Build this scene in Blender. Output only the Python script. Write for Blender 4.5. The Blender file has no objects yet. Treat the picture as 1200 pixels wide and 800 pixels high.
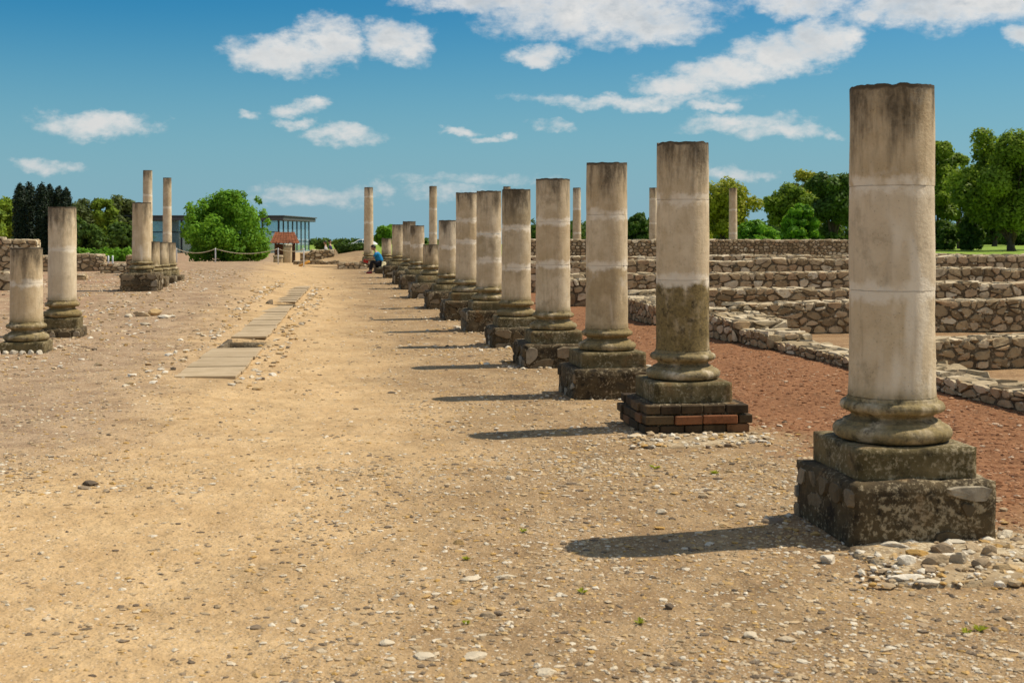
import bpy, bmesh, math, random
import numpy as np
from mathutils import Vector, Matrix, noise as mn
R = math.radians
rnd = random.Random(7)
npr = np.random.default_rng(11)
scene = bpy.context.scene
C = scene.collection

# ------------------------------------------------------------------ camera
EYE, FPX, HOR = 1.65, 1500.0, 272.0          # eye height, focal length in photo pixels, horizon row
cd = bpy.data.cameras.new('camera'); cam = bpy.data.objects.new('camera', cd); C.objects.link(cam)
cam.location = (0, 0, EYE); cam.rotation_euler = (R(90), 0, 0)
cd.sensor_width = 36; cd.lens = 45.0; cd.shift_y = -(400 - HOR) / 1200.0
cd.clip_start = 0.1; cd.clip_end = 6000
cd.dof.use_dof = True; cd.dof.focus_distance = 13.0; cd.dof.aperture_fstop = 6.3
scene.camera = cam
scene.cycles.max_bounces = 5; scene.cycles.diffuse_bounces = 3; scene.cycles.transparent_max_bounces = 4

# ------------------------------------------------------------------ light and exposure
SUN_EL, SUN_AZ = 55.5, 74.0                    # azimuth clockwise from +Y
scene.view_settings.view_transform = 'Standard'; scene.view_settings.look = 'None'
scene.view_settings.exposure = 0.06; scene.view_settings.gamma = 1.0
ld = bpy.data.lights.new('sun', 'SUN'); sun = bpy.data.objects.new('sun', ld); C.objects.link(sun)
ld.energy = 4.5; ld.angle = R(0.5); ld.color = (1.0, 0.90, 0.75)
sv = Vector((math.sin(R(SUN_AZ)) * math.cos(R(SUN_EL)), math.cos(R(SUN_AZ)) * math.cos(R(SUN_EL)), math.sin(R(SUN_EL))))
sun.rotation_euler = (-sv).to_track_quat('-Z', 'Y').to_euler(); sun.location = (20, 10, 30)


class G:
    """small node-tree writer"""
    def __init__(s, nt): s.nt = nt; s.n = nt.nodes; s.l = nt.links
    def put(s, sock, v):
        if v is None: return
        if hasattr(v, 'links') or isinstance(v, bpy.types.NodeSocket): s.l.new(v, sock)
        else: sock.default_value = v
    def m(s, op, a, b=None, c=None, clamp=False):
        n = s.n.new('ShaderNodeMath'); n.operation = op; n.use_clamp = clamp
        s.put(n.inputs[0], a); s.put(n.inputs[1], b); s.put(n.inputs[2], c); return n.outputs[0]
    def vm(s, op, a, b=None):
        n = s.n.new('ShaderNodeVectorMath'); n.operation = op
        s.put(n.inputs[0], a); s.put(n.inputs[1], b); return n.outputs[0]
    def scale(s, a, f):
        n = s.n.new('ShaderNodeVectorMath'); n.operation = 'SCALE'
        s.put(n.inputs[0], a); s.put(n.inputs[3], f); return n.outputs[0]
    def mix(s, f, a, b, mode='MIX'):
        n = s.n.new('ShaderNodeMix'); n.data_type = 'RGBA'; n.blend_type = mode; n.clamp_factor = True
        s.put(n.inputs[0], f)
        s.put(n.inputs[6], a if not isinstance(a, tuple) else (*a, 1)); s.put(n.inputs[7], b if not isinstance(b, tuple) else (*b, 1))
        return n.outputs[2]
    def noise(s, vec, sc, det=5, rough=.6, dist=0, out=0):
        n = s.n.new('ShaderNodeTexNoise'); s.put(n.inputs['Vector'], vec)
        n.inputs['Scale'].default_value = sc; n.inputs['Detail'].default_value = det
        n.inputs['Roughness'].default_value = rough; n.inputs['Distortion'].default_value = dist
        return n.outputs[out]
    def vor(s, vec, sc, out='Distance', feat='F1', rand=1.0):
        n = s.n.new('ShaderNodeTexVoronoi'); n.feature = feat; s.put(n.inputs['Vector'], vec)
        n.inputs['Scale'].default_value = sc; n.inputs['Randomness'].default_value = rand
        return n.outputs[out]
    def ss(s, v, a, b, t0=0., t1=1.):
        n = s.n.new('ShaderNodeMapRange'); n.interpolation_type = 'SMOOTHSTEP'
        s.put(n.inputs[0], v); n.inputs[1].default_value = a; n.inputs[2].default_value = b
        n.inputs[3].default_value = t0; n.inputs[4].default_value = t1; return n.outputs[0]
    def ramp(s, v, stops):
        n = s.n.new('ShaderNodeValToRGB'); s.put(n.inputs[0], v); e = n.color_ramp.elements
        while len(e) < len(stops): e.new(.5)
        for k, (p, c) in enumerate(stops): e[k].position = p; e[k].color = (*c, 1)
        return n.outputs[0]
    def attr(s, name, out='Fac'):
        n = s.n.new('ShaderNodeAttribute'); n.attribute_name = name; return n.outputs[out]
    def pos(s): return s.n.new('ShaderNodeNewGeometry').outputs['Position']
    def obj(s): return s.n.new('ShaderNodeTexCoord').outputs['Object']
    def rand(s): return s.n.new('ShaderNodeObjectInfo').outputs['Random']
    def sep(s, v):
        n = s.n.new('ShaderNodeSeparateXYZ'); s.put(n.inputs[0], v); return n.outputs
    def comb(s, x, y, z):
        n = s.n.new('ShaderNodeCombineXYZ'); s.put(n.inputs[0], x); s.put(n.inputs[1], y); s.put(n.inputs[2], z); return n.outputs[0]
    def bump(s, h, strength=.5, dist=.02, nrm=None):
        n = s.n.new('ShaderNodeBump'); s.put(n.inputs['Height'], h)
        n.inputs['Strength'].default_value = strength; n.inputs['Distance'].default_value = dist
        if nrm is not None: s.put(n.inputs['Normal'], nrm)
        return n.outputs[0]


# ------------------------------------------------------------------ world: clear sky with fair-weather clouds
w = bpy.data.worlds.new('World'); scene.world = w; w.use_nodes = True
g = G(w.node_tree); g.n.clear()
sky = g.n.new('ShaderNodeTexSky'); sky.sky_type = 'NISHITA'; sky.sun_disc = False
sky.sun_elevation = R(SUN_EL); sky.sun_rotation = R(SUN_AZ)
sky.air_density = 1.0; sky.dust_density = 0.6; sky.ozone_density = 2.0; sky.altitude = 100
dirn = g.n.new('ShaderNodeTexCoord').outputs['Generated']
dx, dy, dz = g.sep(dirn)
hs = g.n.new('ShaderNodeHueSaturation'); g.put(hs.inputs['Color'], sky.outputs[0])
hs.inputs['Saturation'].default_value = 1.35; hs.inputs['Value'].default_value = .68
skyc = g.vm('MULTIPLY', hs.outputs[0], (.30, 1.0, 1.16))
# cloud field in (azimuth, elevation)
az = g.m('ARCTAN2', dx, dy); el = g.m('ARCSINE', dz)
# blue-grey air low down, all round the horizon, a little paler on the sun's side
pale = g.m('MULTIPLY', g.ss(el, .0, .19, 1, 0), .85)
skyc = g.mix(pale, skyc, (2.5, 4.15, 5.2))
skyc = g.mix(g.m('MULTIPLY', g.ss(g.m('ADD', az, 0.0), -.35, 1.3), .30), skyc, (3.1, 4.3, 5.3))
P = g.comb(az, g.m('MULTIPLY', el, 1.6), 0.0)
nz = g.noise(P, 24, 5, .62, out=1)
W = g.vm('ADD', P, g.vm('MULTIPLY', g.vm('SUBTRACT', nz, (.5, .5, .5)), (.055, .045, 0)))
clouds = [  # photo px, py, half width, half height, density
    (110,146,58,14,1.0),(55,197,30,8,.75),(340,64,70,22,1.15),(385,52,42,26,1.1),(466,50,36,23,1.05),(345,125,22,8,.8),(366,119,18,8,.8),
    (400,158,38,10,.85),(353,143,17,6,.7),(295,131,15,5,.6),(542,152,19,5,.8),(572,162,18,5,.7),(592,155,12,6,.7),
    (365,228,70,10,.62),(448,226,15,10,.6),(700,12,125,36,1.05),(630,66,38,10,.95),(560,-2,85,16,1.0),
    (770,30,60,18,1.0),(800,100,50,14,1.0),(855,84,56,16,1.05),(915,66,52,22,1.15),(962,48,36,24,1.1),(735,118,110,8,.75),
    (832,127,26,7,.9),(870,145,60,9,.75),(910,154,46,8,.75),(650,146,24,5,.55),(972,157,14,5,.6),(1110,4,115,26,1.1),
    (935,6,58,15,.95),(1020,14,22,12,1.0),(862,202,38,8,.62),(1215,40,26,12,.9),(525,226,40,9,.5),(560,210,80,6,.35)]
dens = None
for (px, py, hw, hh, dn) in clouds:
    cx = math.atan((px - 600) / FPX); cy = math.atan((HOR - py) / math.hypot(FPX, px - 600)) * 1.6
    sx_, sy_ = FPX / (hw * 1.12), FPX / (hh * 1.6 * 1.12)
    n = g.n.new('ShaderNodeVectorMath'); n.operation = 'MULTIPLY_ADD'; g.put(n.inputs[0], W)
    n.inputs[1].default_value = (sx_, sy_, 0); n.inputs[2].default_value = (-cx * sx_, -cy * sy_, 0)
    d_ = g.n.new('ShaderNodeVectorMath'); d_.operation = 'DOT_PRODUCT'; g.l.new(n.outputs[0], d_.inputs[0]); g.l.new(n.outputs[0], d_.inputs[1])
    v = g.m('MULTIPLY_ADD', d_.outputs['Value'], -dn, 1.25 * dn)
    dens = v if dens is None else g.m('MAXIMUM', dens, v)
fine = g.noise(P, 55, 5, .65)
dens = g.m('MULTIPLY_ADD', g.m('SUBTRACT', fine, .5), 2.3, g.m('MAXIMUM', dens, -2.0))
mask = g.ss(dens, -.20, 1.5)
# the same kind of cloud outside the view, cover raised to warm the fill
zc = g.m('MAXIMUM', dz, .04)
Q = g.comb(g.m('DIVIDE', dx, zc), g.m('DIVIDE', dy, zc), 0.0)
gen = g.noise(Q, .55, 4, .62)
outm = g.m('MAXIMUM', g.ss(g.m('ABSOLUTE', az), .42, .62), g.ss(el, .185, .26))
genm = g.m('MULTIPLY', g.m('MULTIPLY', g.ss(gen, .47, .63), outm), g.ss(dz, .02, .09))
mask = g.m('MULTIPLY', g.m('MAXIMUM', mask, genm), .92)
und = g.m('MULTIPLY', g.ss(g.m('MULTIPLY_ADD', g.m('SUBTRACT', g.sep(nz)[0], .5), 2.4, dens), .75, 1.9), .8)
und = g.m('MULTIPLY', und, g.ss(el, .11, .165, .25, 1.0))
cc = g.mix(und, (8.2, 7.9, 7.5), (4.4, 4.9, 5.3))
haze = g.ss(el, .0, .17, 1.0, 0.0)
thin = g.mix(g.m('MULTIPLY', haze, .5), cc, (5.6, 5.7, 5.8))
col = g.mix(mask, skyc, thin)
bg = g.n.new('ShaderNodeBackground'); g.put(bg.inputs[0], col); bg.inputs[1].default_value = .1
wo = g.n.new('ShaderNodeOutputWorld'); g.l.new(bg.outputs[0], wo.inputs[0])

# ------------------------------------------------------------------ helpers
SL = .16                                        # colonnade direction is (-SL, 1)
ROT = math.atan(SL)
def sst(v, a, b):
    t = min(1, max(0, (v - a) / (b - a))); return t * t * (3 - 2 * t)
DR0, DR1 = (-3.50, 14.6), (-6.08, 36.8)           # drain run
DRD = ((DR1[0] - DR0[0]) / (DR1[1] - DR0[1]))
def terrain(x, y, rough=True):
    u = x + SL * y
    z = .30 * sst(y, 21, 31) * (1 - sst(u, -2.5, 1.0))
    z -= .75 * sst(y, 58, 74) * (1 - sst(u, 0, 6)); z -= .0095 * max(0, y - 175)
    z -= .11 * sst(y, 8.5, 14) * (1 - sst(y, 28, 42)) * sst(u, -2, 1) * (1 - sst(u, 4.3, 6))
    z += .75 * math.exp(-((x + 8.9) / 2.4) ** 2 - ((y - 67) / 4) ** 2)
    if 2 < y < 90 and abs(x) < 40:
        if rough:
            z += .020 * mn.noise((x * .45, y * .45, 0)) + .010 * mn.noise((x * 1.7, y * 1.7, 3)) + .005 * mn.noise((x * 6, y * 6, 5))
        # open gaps in the drain
        lx = x - (DR0[0] + (y - DR0[1]) * DRD)
        if abs(lx) < .27 and (18.5 < y < 19.75 or 27.7 < y < 28.6): z -= .62
    return z
def at(px, y, z=None, py=None):
    x = (px - 600) / FPX * y
    if py is not None: z = EYE - (py - HOR) / FPX * y
    if z is None: z = terrain(x, y, False)
    return Vector((x, y, z))

def tag(o, label=None, cat=None, group=None, kind=None):
    if label: o['label'] = label
    if cat: o['category'] = cat
    if group: o['group'] = group
    if kind: o['kind'] = kind
    return o
def empty(name, loc, rz=0, label=None, cat=None, group=None):
    o = bpy.data.objects.new(name, None); C.objects.link(o); o.location = loc; o.rotation_euler = (0, 0, rz)
    o.empty_display_size = .1
    return tag(o, label, cat, group)
def link(name, me, mat, parent=None, loc=(0, 0, 0), rz=0):
    o = bpy.data.objects.new(name, me); C.objects.link(o)
    if mat is not None and not me.materials: me.materials.append(mat)
    if parent is not None: o.parent = parent
    o.location = loc; o.rotation_euler = (0, 0, rz); return o
def mesh(name, verts, faces, smooth=False, attrs=None):
    me = bpy.data.meshes.new(name); me.from_pydata([tuple(v) for v in verts], [], faces); me.update()
    if smooth: me.polygons.foreach_set('use_smooth', [True] * len(me.polygons))
    for k, vals in (attrs or {}).items():
        a = me.attributes.new(k, 'FLOAT', 'POINT')
        if not hasattr(vals, '__len__'): vals = [vals] * len(me.vertices)
        a.data.foreach_set('value', np.asarray(vals, dtype=np.float32))
    return me
def npmesh(name, V, F, smooth=False, attrs=None):
    """V (n,3), F (m,k) numpy"""
    me = bpy.data.meshes.new(name); V = np.ascontiguousarray(V, dtype=np.float32); k = F.shape[1]
    me.vertices.add(len(V)); me.vertices.foreach_set('co', V.ravel())
    me.loops.add(F.size); me.loops.foreach_set('vertex_index', F.ravel().astype(np.int32))
    me.polygons.add(len(F)); me.polygons.foreach_set('loop_start', np.arange(0, F.size, k, dtype=np.int32))
    me.polygons.foreach_set('loop_total', np.full(len(F), k, dtype=np.int32))
    me.update(calc_edges=True)
    me.polygons.foreach_set('use_smooth', np.full(len(F), smooth))
    for kk, vals in (attrs or {}).items():
        a = me.attributes.new(kk, 'FLOAT', 'POINT'); a.data.foreach_set('value', np.asarray(vals, dtype=np.float32))
    return me
def bm_mesh(bm, name, smooth=False, attrs=None):
    me = bpy.data.meshes.new(name); bm.to_mesh(me); bm.free()
    if smooth: me.polygons.foreach_set('use_smooth', [True] * len(me.polygons))
    for k, v in (attrs or {}).items():
        a = me.attributes.new(k, 'FLOAT', 'POINT'); a.data.foreach_set('value', [v] * len(me.vertices))
    return me
def box_mesh(name, sx, sy, sz, z0=0, bev=0, cx=0, cy=0, attrs=None):
    bm = bmesh.new(); bmesh.ops.create_cube(bm, size=1)
    for v in bm.verts: v.co = Vector((v.co.x * sx + cx, v.co.y * sy + cy, (v.co.z + .5) * sz + z0))
    if bev: bmesh.ops.bevel(bm, geom=bm.edges[:], offset=bev, segments=1, affect='EDGES')
    return bm_mesh(bm, name, False, attrs)
def rough_box(name, sx, sy, sz, z0=0, cell=.05, amp=.01, rnd_edge=.02, seed=0, freq=6, cx=0, cy=0, attrs=None, hfun=None, faces='xXyYZ'):
    """box of weathered masonry: subdivided, rounded and pitted"""
    vid = {}; V = []; F = []
    def key(p): return (round(p[0], 4), round(p[1], 4), round(p[2], 4))
    def add(p):
        k = key(p)
        if k not in vid: vid[k] = len(V); V.append(p)
        return vid[k]
    def face(o, a, b, n1, n2):
        for i in range(n1):
            for j in range(n2):
                q = [(i, j), (i + 1, j), (i + 1, j + 1), (i, j + 1)]
                F.append([add(tuple(o[k] + a[k] * s / n1 + b[k] * t / n2 for k in range(3))) for s, t in q])
    nx, ny, nz = (max(1, int(round(s / cell))) for s in (sx, sy, sz))
    hx, hy = sx / 2, sy / 2
    if 'y' in faces: face((-hx, -hy, 0), (sx, 0, 0), (0, 0, sz), nx, nz)
    if 'Y' in faces: face((hx, hy, 0), (-sx, 0, 0), (0, 0, sz), nx, nz)
    if 'x' in faces: face((-hx, hy, 0), (0, -sy, 0), (0, 0, sz), ny, nz)
    if 'X' in faces: face((hx, -hy, 0), (0, sy, 0), (0, 0, sz), ny, nz)
    if 'Z' in faces: face((-hx, -hy, sz), (sx, 0, 0), (0, sy, 0), nx, ny)
    out = []
    for p in V:
        x, y, z = p
        kx, ky, kz = abs(x) / hx > .999, abs(y) / hy > .999, z > sz * .999
        if (kx + ky + kz) >= 2:
            x *= 1 - rnd_edge / hx * .5 * kx; y *= 1 - rnd_edge / hy * .5 * ky; z -= rnd_edge * .5 * kz
        q = Vector((x + cx + seed * 3.1, y + cy, z)) * freq
        d = mn.noise_vector(q) * amp + mn.noise_vector(q * 3.1) * amp * .5
        if z < .001: d.z = 0
        zz = z + d.z
        if hfun: zz *= hfun(x + cx)
        out.append((x + d.x + cx, y + d.y + cy, zz + z0))
    return mesh(name, out, F, True, attrs)
def tube_pts(pts, rads, seg=8):
    V = []; F = []
    for i, p in enumerate(pts):
        p = Vector(p); t = (Vector(pts[min(i + 1, len(pts) - 1)]) - Vector(pts[max(i - 1, 0)])).normalized()
        a = t.orthogonal().normalized() if abs(t.z) < .9 else Vector((1, 0, 0)); a = (a - t * a.dot(t)).normalized(); b = t.cross(a)
        for k in range(seg):
            an = 2 * math.pi * k / seg; V.append(p + (a * math.cos(an) + b * math.sin(an)) * rads[i])
    for i in range(len(pts) - 1):
        for k in range(seg):
            F.append([i * seg + k, i * seg + (k + 1) % seg, (i + 1) * seg + (k + 1) % seg, (i + 1) * seg + k])
    F.append(list(range(seg))[::-1]); F.append([(len(pts) - 1) * seg + k for k in range(seg)])
    return V, F

# ------------------------------------------------------------------ materials
def newmat(name):
    m = bpy.data.materials.new(name); m.use_nodes = True; gg = G(m.node_tree); gg.n.clear()
    b = gg.n.new('ShaderNodeBsdfPrincipled'); o = gg.n.new('ShaderNodeOutputMaterial'); gg.l.new(b.outputs[0], o.inputs[0])
    b.inputs['Roughness'].default_value = .9; b.inputs['Specular IOR Level'].default_value = .2
    return m, gg, b
def plain(name, col, rough=.7, metal=0, var=.12, spec=.3, sc=9):
    m, g, b = newmat(name)
    n = g.noise(g.obj(), sc, 4, .6)
    g.put(b.inputs['Base Color'], g.mix(g.m('MULTIPLY', g.ss(n, .3, .7), 1), tuple(c * (1 - var) for c in col), tuple(min(1, c * (1 + var)) for c in col)))
    b.inputs['Roughness'].default_value = rough; b.inputs['Metallic'].default_value = metal; b.inputs['Specular IOR Level'].default_value = spec
    return m

def ground_material():
    m, g, b = newmat('ground_dirt')
    p = g.pos(); x, y, z = g.sep(p)
    u = g.m('ADD', x, g.m('MULTIPLY', y, SL))
    big = g.noise(p, .45, 4, .6); mid = g.noise(p, 2.2, 5, .65); fin = g.noise(p, 14, 5, .7)
    uw = g.m('ADD', g.m('ADD', u, g.ss(y, 4.5, 10.5, 1.9, 0)), g.m('MULTIPLY', g.m('SUBTRACT', big, .5), 2.6))
    uw = g.m('ADD', uw, g.m('MULTIPLY', g.m('SUBTRACT', mid, .5), .9))
    sand = g.mix(g.ss(mid, .3, .7), (.49, .325, .16), (.61, .425, .22))
    left = g.mix(g.ss(mid, .3, .7), (.30, .20, .12), (.44, .315, .195))
    strip = g.mix(g.ss(mid, .3, .7), (.27, .175, .09), (.40, .275, .145))
    red = g.mix(g.ss(fin, .3, .7), (.165, .072, .032), (.37, .185, .088))
    c = g.mix(g.ss(uw, -2.6, -.7), left, sand)
    us = g.m('SUBTRACT', uw, g.ss(y, 4.5, 10.5, .9, 0)); c = g.mix(g.ss(us, .2, 2.0), c, strip)
    redm = g.m('MULTIPLY', g.ss(us, 3.3, 4.6), g.ss(y, 6.2, 8.2))
    redm = g.m('MULTIPLY', g.m('MULTIPLY', redm, g.ss(y, 36, 50, 1, 0)), g.ss(us, 6.4, 7.6, 1, .25))
    c = g.mix(redm, c, red)
    # faint pink wash on the far left
    pink = g.m('MULTIPLY', g.ss(uw, -5.5, -3.2, 1, 0), g.ss(big, .45, .62))
    c = g.mix(g.m('MULTIPLY', pink, .6), c, (.36, .20, .125))
    # fine soil grain
    c = g.mix(g.m('MULTIPLY', g.ss(fin, .38, .75), .45), c, g.scale(c, .62))
    wide = g.noise(g.vm('MULTIPLY', p, (1.0, .45, 1.0)), 1.3, 6, .7)
    c = g.mix(g.m('MULTIPLY', g.ss(wide, .50, .66), .40), c, g.scale(c, .62))
    c = g.mix(g.m('MULTIPLY', g.ss(wide, .46, .34), .30), c, g.scale(c, 1.28))
    sp = g.noise(p, 70, 4, .75)
    c = g.mix(g.m('MULTIPLY', g.ss(sp, .56, .72), .55), c, g.scale(c, .45))
    c = g.mix(g.m('MULTIPLY', g.ss(sp, .50, .30), .35), c, g.scale(c, 1.35))
    # small grit: coloured cells
    for sc, th, amt in ((55, .23, .8), (26, .17, .8), (120, .30, .7)):
        vn = g.n.new('ShaderNodeTexVoronoi'); g.put(vn.inputs['Vector'], p); vn.inputs['Scale'].default_value = sc
        cell = g.sep(vn.outputs['Color'])
        pick = g.m('LESS_THAN', cell[0], g.m('ADD', .16, g.m('MULTIPLY', g.ss(g.noise(p, 1.1, 3, .6), .4, .7), .34)))
        gm = g.m('MULTIPLY', g.m('MULTIPLY', g.ss(vn.outputs['Distance'], th, th * 1.5, 1, 0), pick), amt)
        gc = g.ramp(cell[1], [(0, (.16, .10, .06)), (.25, (.42, .30, .17)), (.5, (.62, .50, .36)), (.75, (.50, .27, .08)), (1, (.78, .70, .58))])
        gc = g.mix(redm, gc, g.mix(.75, gc, (.26, .10, .05)))
        c = g.mix(g.m('MULTIPLY', gm, g.m('SUBTRACT', 1.0, g.m('MULTIPLY', redm, .35))), c, gc)
    g.put(b.inputs['Base Color'], c); b.inputs['Roughness'].default_value = .97; b.inputs['Specular IOR Level'].default_value = .08
    h = g.m('ADD', g.m('MULTIPLY', fin, .6), g.m('ADD', g.m('MULTIPLY', sp, .5), g.m('MULTIPLY', g.ss(g.vor(p, 40), .0, .5, 1, 0), .45)))
    g.put(b.inputs['Normal'], g.bump(h, .55, .014, g.bump(g.m('ADD', g.noise(p, 9, 4, .6), g.m('MULTIPLY', g.noise(p, 3.2, 3, .6), 1.2)), .8, .05))); return m
M = {}
M['ground'] = ground_material()

def lawn_material():
    m, g, b = newmat('lawn'); p = g.pos()
    n = g.noise(p, .35, 5, .65); f = g.noise(p, 5, 4, .7)
    c = g.mix(g.ss(n, .35, .65), (.17, .27, .03), (.30, .40, .055)); c = g.mix(g.m('MULTIPLY', g.ss(f, .4, .7), .5), c, (.11, .18, .025))
    g.put(b.inputs['Base Color'], c); g.put(b.inputs['Normal'], g.bump(f, .6, .1)); return m
M['lawn'] = lawn_material()

def column_material():
    """limestone and cast stone shaft: a_top = metres below the column top, a_joint = metres to the nearest joint, a_moss = how weathered"""
    m, g, b = newmat('column_stone'); p = g.pos(); tone = g.rand()
    top = g.attr('a_top'); jt = g.attr('a_joint'); moss = g.attr('a_moss')
    big = g.noise(p, 1.8, 4, .6); mid = g.noise(p, 7, 5, .65); fin = g.noise(p, 45, 5, .7)
    pv = g.vm('MULTIPLY', p, (6.5, 6.5, 1.4)); drip = g.noise(pv, 1.0, 5, .65)
    pv2 = g.vm('MULTIPLY', p, (30.0, 30.0, 2.4)); drip2 = g.noise(pv2, 1.0, 3, .6)
    c = g.mix(g.ss(big, .3, .7), (.64, .51, .325), (.78, .655, .455))
    c = g.mix(g.m('MULTIPLY', g.ss(mid, .35, .7), .55), c, (.52, .395, .23))
    c = g.mix(g.m('MULTIPLY', g.ss(fin, .55, .75), .45), c, (.30, .23, .15))
    c = g.mix(g.m('MULTIPLY', g.ss(drip2, .5, .75), .28), c, (.27, .20, .12))
    c = g.mix(g.m('MULTIPLY', g.ss(tone, .35, 1.0), .50), c, g.vm('MULTIPLY', c, (.80, .73, .62)))
    c = g.mix(g.m('MULTIPLY', g.ss(tone, .30, .0), .30), c, (.74, .66, .52))
    blot = g.noise(p, 3.2, 6, .72)
    c = g.mix(g.m('MULTIPLY', g.ss(blot, .56, .68), .42), c, (.30, .235, .15))
    c = g.mix(g.m('MULTIPLY', g.ss(blot, .40, .31), .38), c, (.74, .68, .56))
    # pitting
    pit = g.vor(p, 60); pk = g.m('MULTIPLY', g.ss(pit, .10, .2, 1, 0), g.ss(mid, .48, .62))
    c = g.mix(g.m('MULTIPLY', pk, .6), c, (.16, .12, .08))
    # olive weathering of whole drums and bases
    mm = g.m('MULTIPLY', moss, g.ss(g.m('ADD', g.m('MULTIPLY', mid, .6), g.m('MULTIPLY', drip, .6)), .34, .62))
    c = g.mix(g.m('MULTIPLY', mm, .92), c, g.mix(g.ss(fin, .3, .7), (.085, .062, .016), (.24, .175, .055)))
    blk = g.m('MULTIPLY', g.m('MULTIPLY', moss, moss), g.ss(g.noise(p, 13, 5, .7), .52, .66))
    c = g.mix(g.m('MULTIPLY', blk, .8), c, (.035, .028, .016))
    # lime wash that ran out of the joints
    jd = g.m('ADD', jt, g.m('MULTIPLY', g.m('SUBTRACT', g.noise(p, 7, 5, .65), .5), .20))
    lime = g.m('MULTIPLY', g.ss(g.m('ABSOLUTE', jd), .02, .075, 1, 0), g.ss(g.noise(p, 5, 3, .6), .30, .50))
    pat = g.m('MULTIPLY', g.ss(g.noise(pv, .35, 3, .7), .63, .70), g.m('SUBTRACT', 1.0, moss))
    c = g.mix(g.m('MULTIPLY', g.m('MAXIMUM', lime, g.m('MULTIPLY', pat, .8)), .85), c, (.84, .75, .59))
    # soot and lichen running down from the top
    reach = g.m('ADD', .09, g.m('MULTIPLY', g.ss(drip, .34, .68), .46))
    dk = g.ss(g.m('SUBTRACT', top, reach), -.42, .16, 1, 0)
    rim = g.ss(g.m('ADD', top, g.m('MULTIPLY', g.m('SUBTRACT', mid, .5), .05)), .015, .05, 1, 0)
    dk = g.m('MULTIPLY', dk, g.ss(g.m('ADD', fin, g.m('MULTIPLY', mid, .5)), .45, .95, .72, 1))
    c = g.mix(g.m('MULTIPLY', g.m('MAXIMUM', g.m('MULTIPLY', dk, .90), g.m('MULTIPLY', rim, .9)), 1.0), c, (.045, .036, .024))
    g.put(b.inputs['Base Color'], c); b.inputs['Roughness'].default_value = .88
    h = g.m('ADD', g.m('MULTIPLY', fin, .5), g.m('SUBTRACT', g.m('MULTIPLY', mid, .5), g.m('MULTIPLY', pk, .5)))
    g.put(b.inputs['Normal'], g.bump(h, .7, .014)); return m
M['column'] = column_material()

def dark_masonry(name, lo, hi, light, damp=.5, sc=1.0):
    m, g, b = newmat(name); p = g.pos()
    mid = g.noise(p, 6 * sc, 6, .65); fin = g.noise(p, 32 * sc, 5, .7); big = g.noise(p, 2.2 * sc, 3, .5)
    nrm = g.sep(g.n.new('ShaderNodeNewGeometry').outputs['Normal'])
    c = g.mix(g.ss(mid, .3, .7), lo, hi)
    c = g.mix(g.m('MULTIPLY', g.ss(g.m('ADD', fin, g.m('MULTIPLY', big, .4)), .70, .86), .85), c, light)
    c = g.mix(g.m('MULTIPLY', g.ss(g.noise(p, 11 * sc, 4, .6), .55, .68), damp), c, (.018, .014, .009))
    c = g.mix(g.m('MULTIPLY', g.ss(g.noise(p, 4 * sc, 4, .6), .56, .7), .55), c, (.17, .085, .025))
    g.put(b.inputs['Base Color'], c)
    g.put(b.inputs['Normal'], g.bump(g.m('ADD', mid, g.m('MULTIPLY', fin, .6)), .8, .02)); return m
M['plinth'] = dark_masonry('weathered_plinth', (.09, .07, .028), (.21, .16, .075), (.40, .33, .20), .55)
M['pedestal'] = dark_masonry('weathered_pedestal_mortar', (.045, .032, .017), (.12, .086, .042), (.42, .34, .21), .8)
M['mortar'] = dark_masonry('wall_mortar', (.085, .062, .036), (.155, .115, .065), (.32, .25, .15), .4)
M['topmortar'] = dark_masonry('apron_mortar', (.27, .19, .105), (.44, .33, .19), (.66, .56, .38), .35)

def stone_material(name, stops, dirt=.5):
    m, g, b = newmat(name); p = g.pos(); t = g.attr('tint')
    c = g.ramp(t, stops)
    mid = g.noise(p, 9, 5, .65); fin = g.noise(p, 50, 4, .7)
    c = g.mix(g.m('MULTIPLY', g.ss(mid, .42, .7), dirt), c, g.scale(c, .42))
    c = g.mix(g.m('MULTIPLY', g.ss(fin, .52, .75), .4), c, g.scale(c, .55))
    c = g.mix(g.m('MULTIPLY', g.ss(g.noise(p, 4, 3, .6), .55, .7), .35), c, (.12, .085, .035))
    g.put(b.inputs['Base Color'], c)
    g.put(b.inputs['Normal'], g.bump(g.m('ADD', mid, g.m('MULTIPLY', fin, .5)), .7, .015)); return m
LIGHT = [(0, (.22, .15, .075)), (.2, (.36, .26, .14)), (.45, (.52, .39, .22)), (.65, (.46, .30, .16)), (.85, (.64, .51, .32)), (1, (.72, .61, .42))]
M['stone'] = stone_material('rubble_stone', LIGHT, .55)
M['capstone'] = stone_material('cap_stone', [(0, (.36, .27, .15)), (.5, (.52, .41, .25)), (1, (.70, .58, .39))], .5)
M['pedstone'] = stone_material('pedestal_stone', [(0, (.07, .052, .028)), (.45, (.15, .11, .06)), (.8, (.26, .20, .125)), (1, (.42, .36, .26))], .7)
M['brick'] = stone_material('weathered_brick', [(0, (.06, .04, .022)), (.35, (.12, .08, .04)), (.6, (.20, .125, .06)), (.85, (.22, .10, .045)), (1, (.34, .12, .05))], .85)
M['pebble'] = stone_material('pebble', [(0, (.10, .075, .05)), (.15, (.25, .185, .12)), (.35, (.42, .31, .185)), (.55, (.52, .39, .23)), (.7, (.50, .30, .09)), (.78, (.58, .46, .30)), (.9, (.64, .55, .40)), (1, (.74, .66, .52))], .3)
M['redpebble'] = stone_material('brick_chips', [(0, (.11, .045, .02)), (.35, (.28, .12, .05)), (.65, (.42, .21, .10)), (.85, (.46, .28, .16)), (1, (.62, .50, .36))], .3)
M['concrete'] = None
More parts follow.
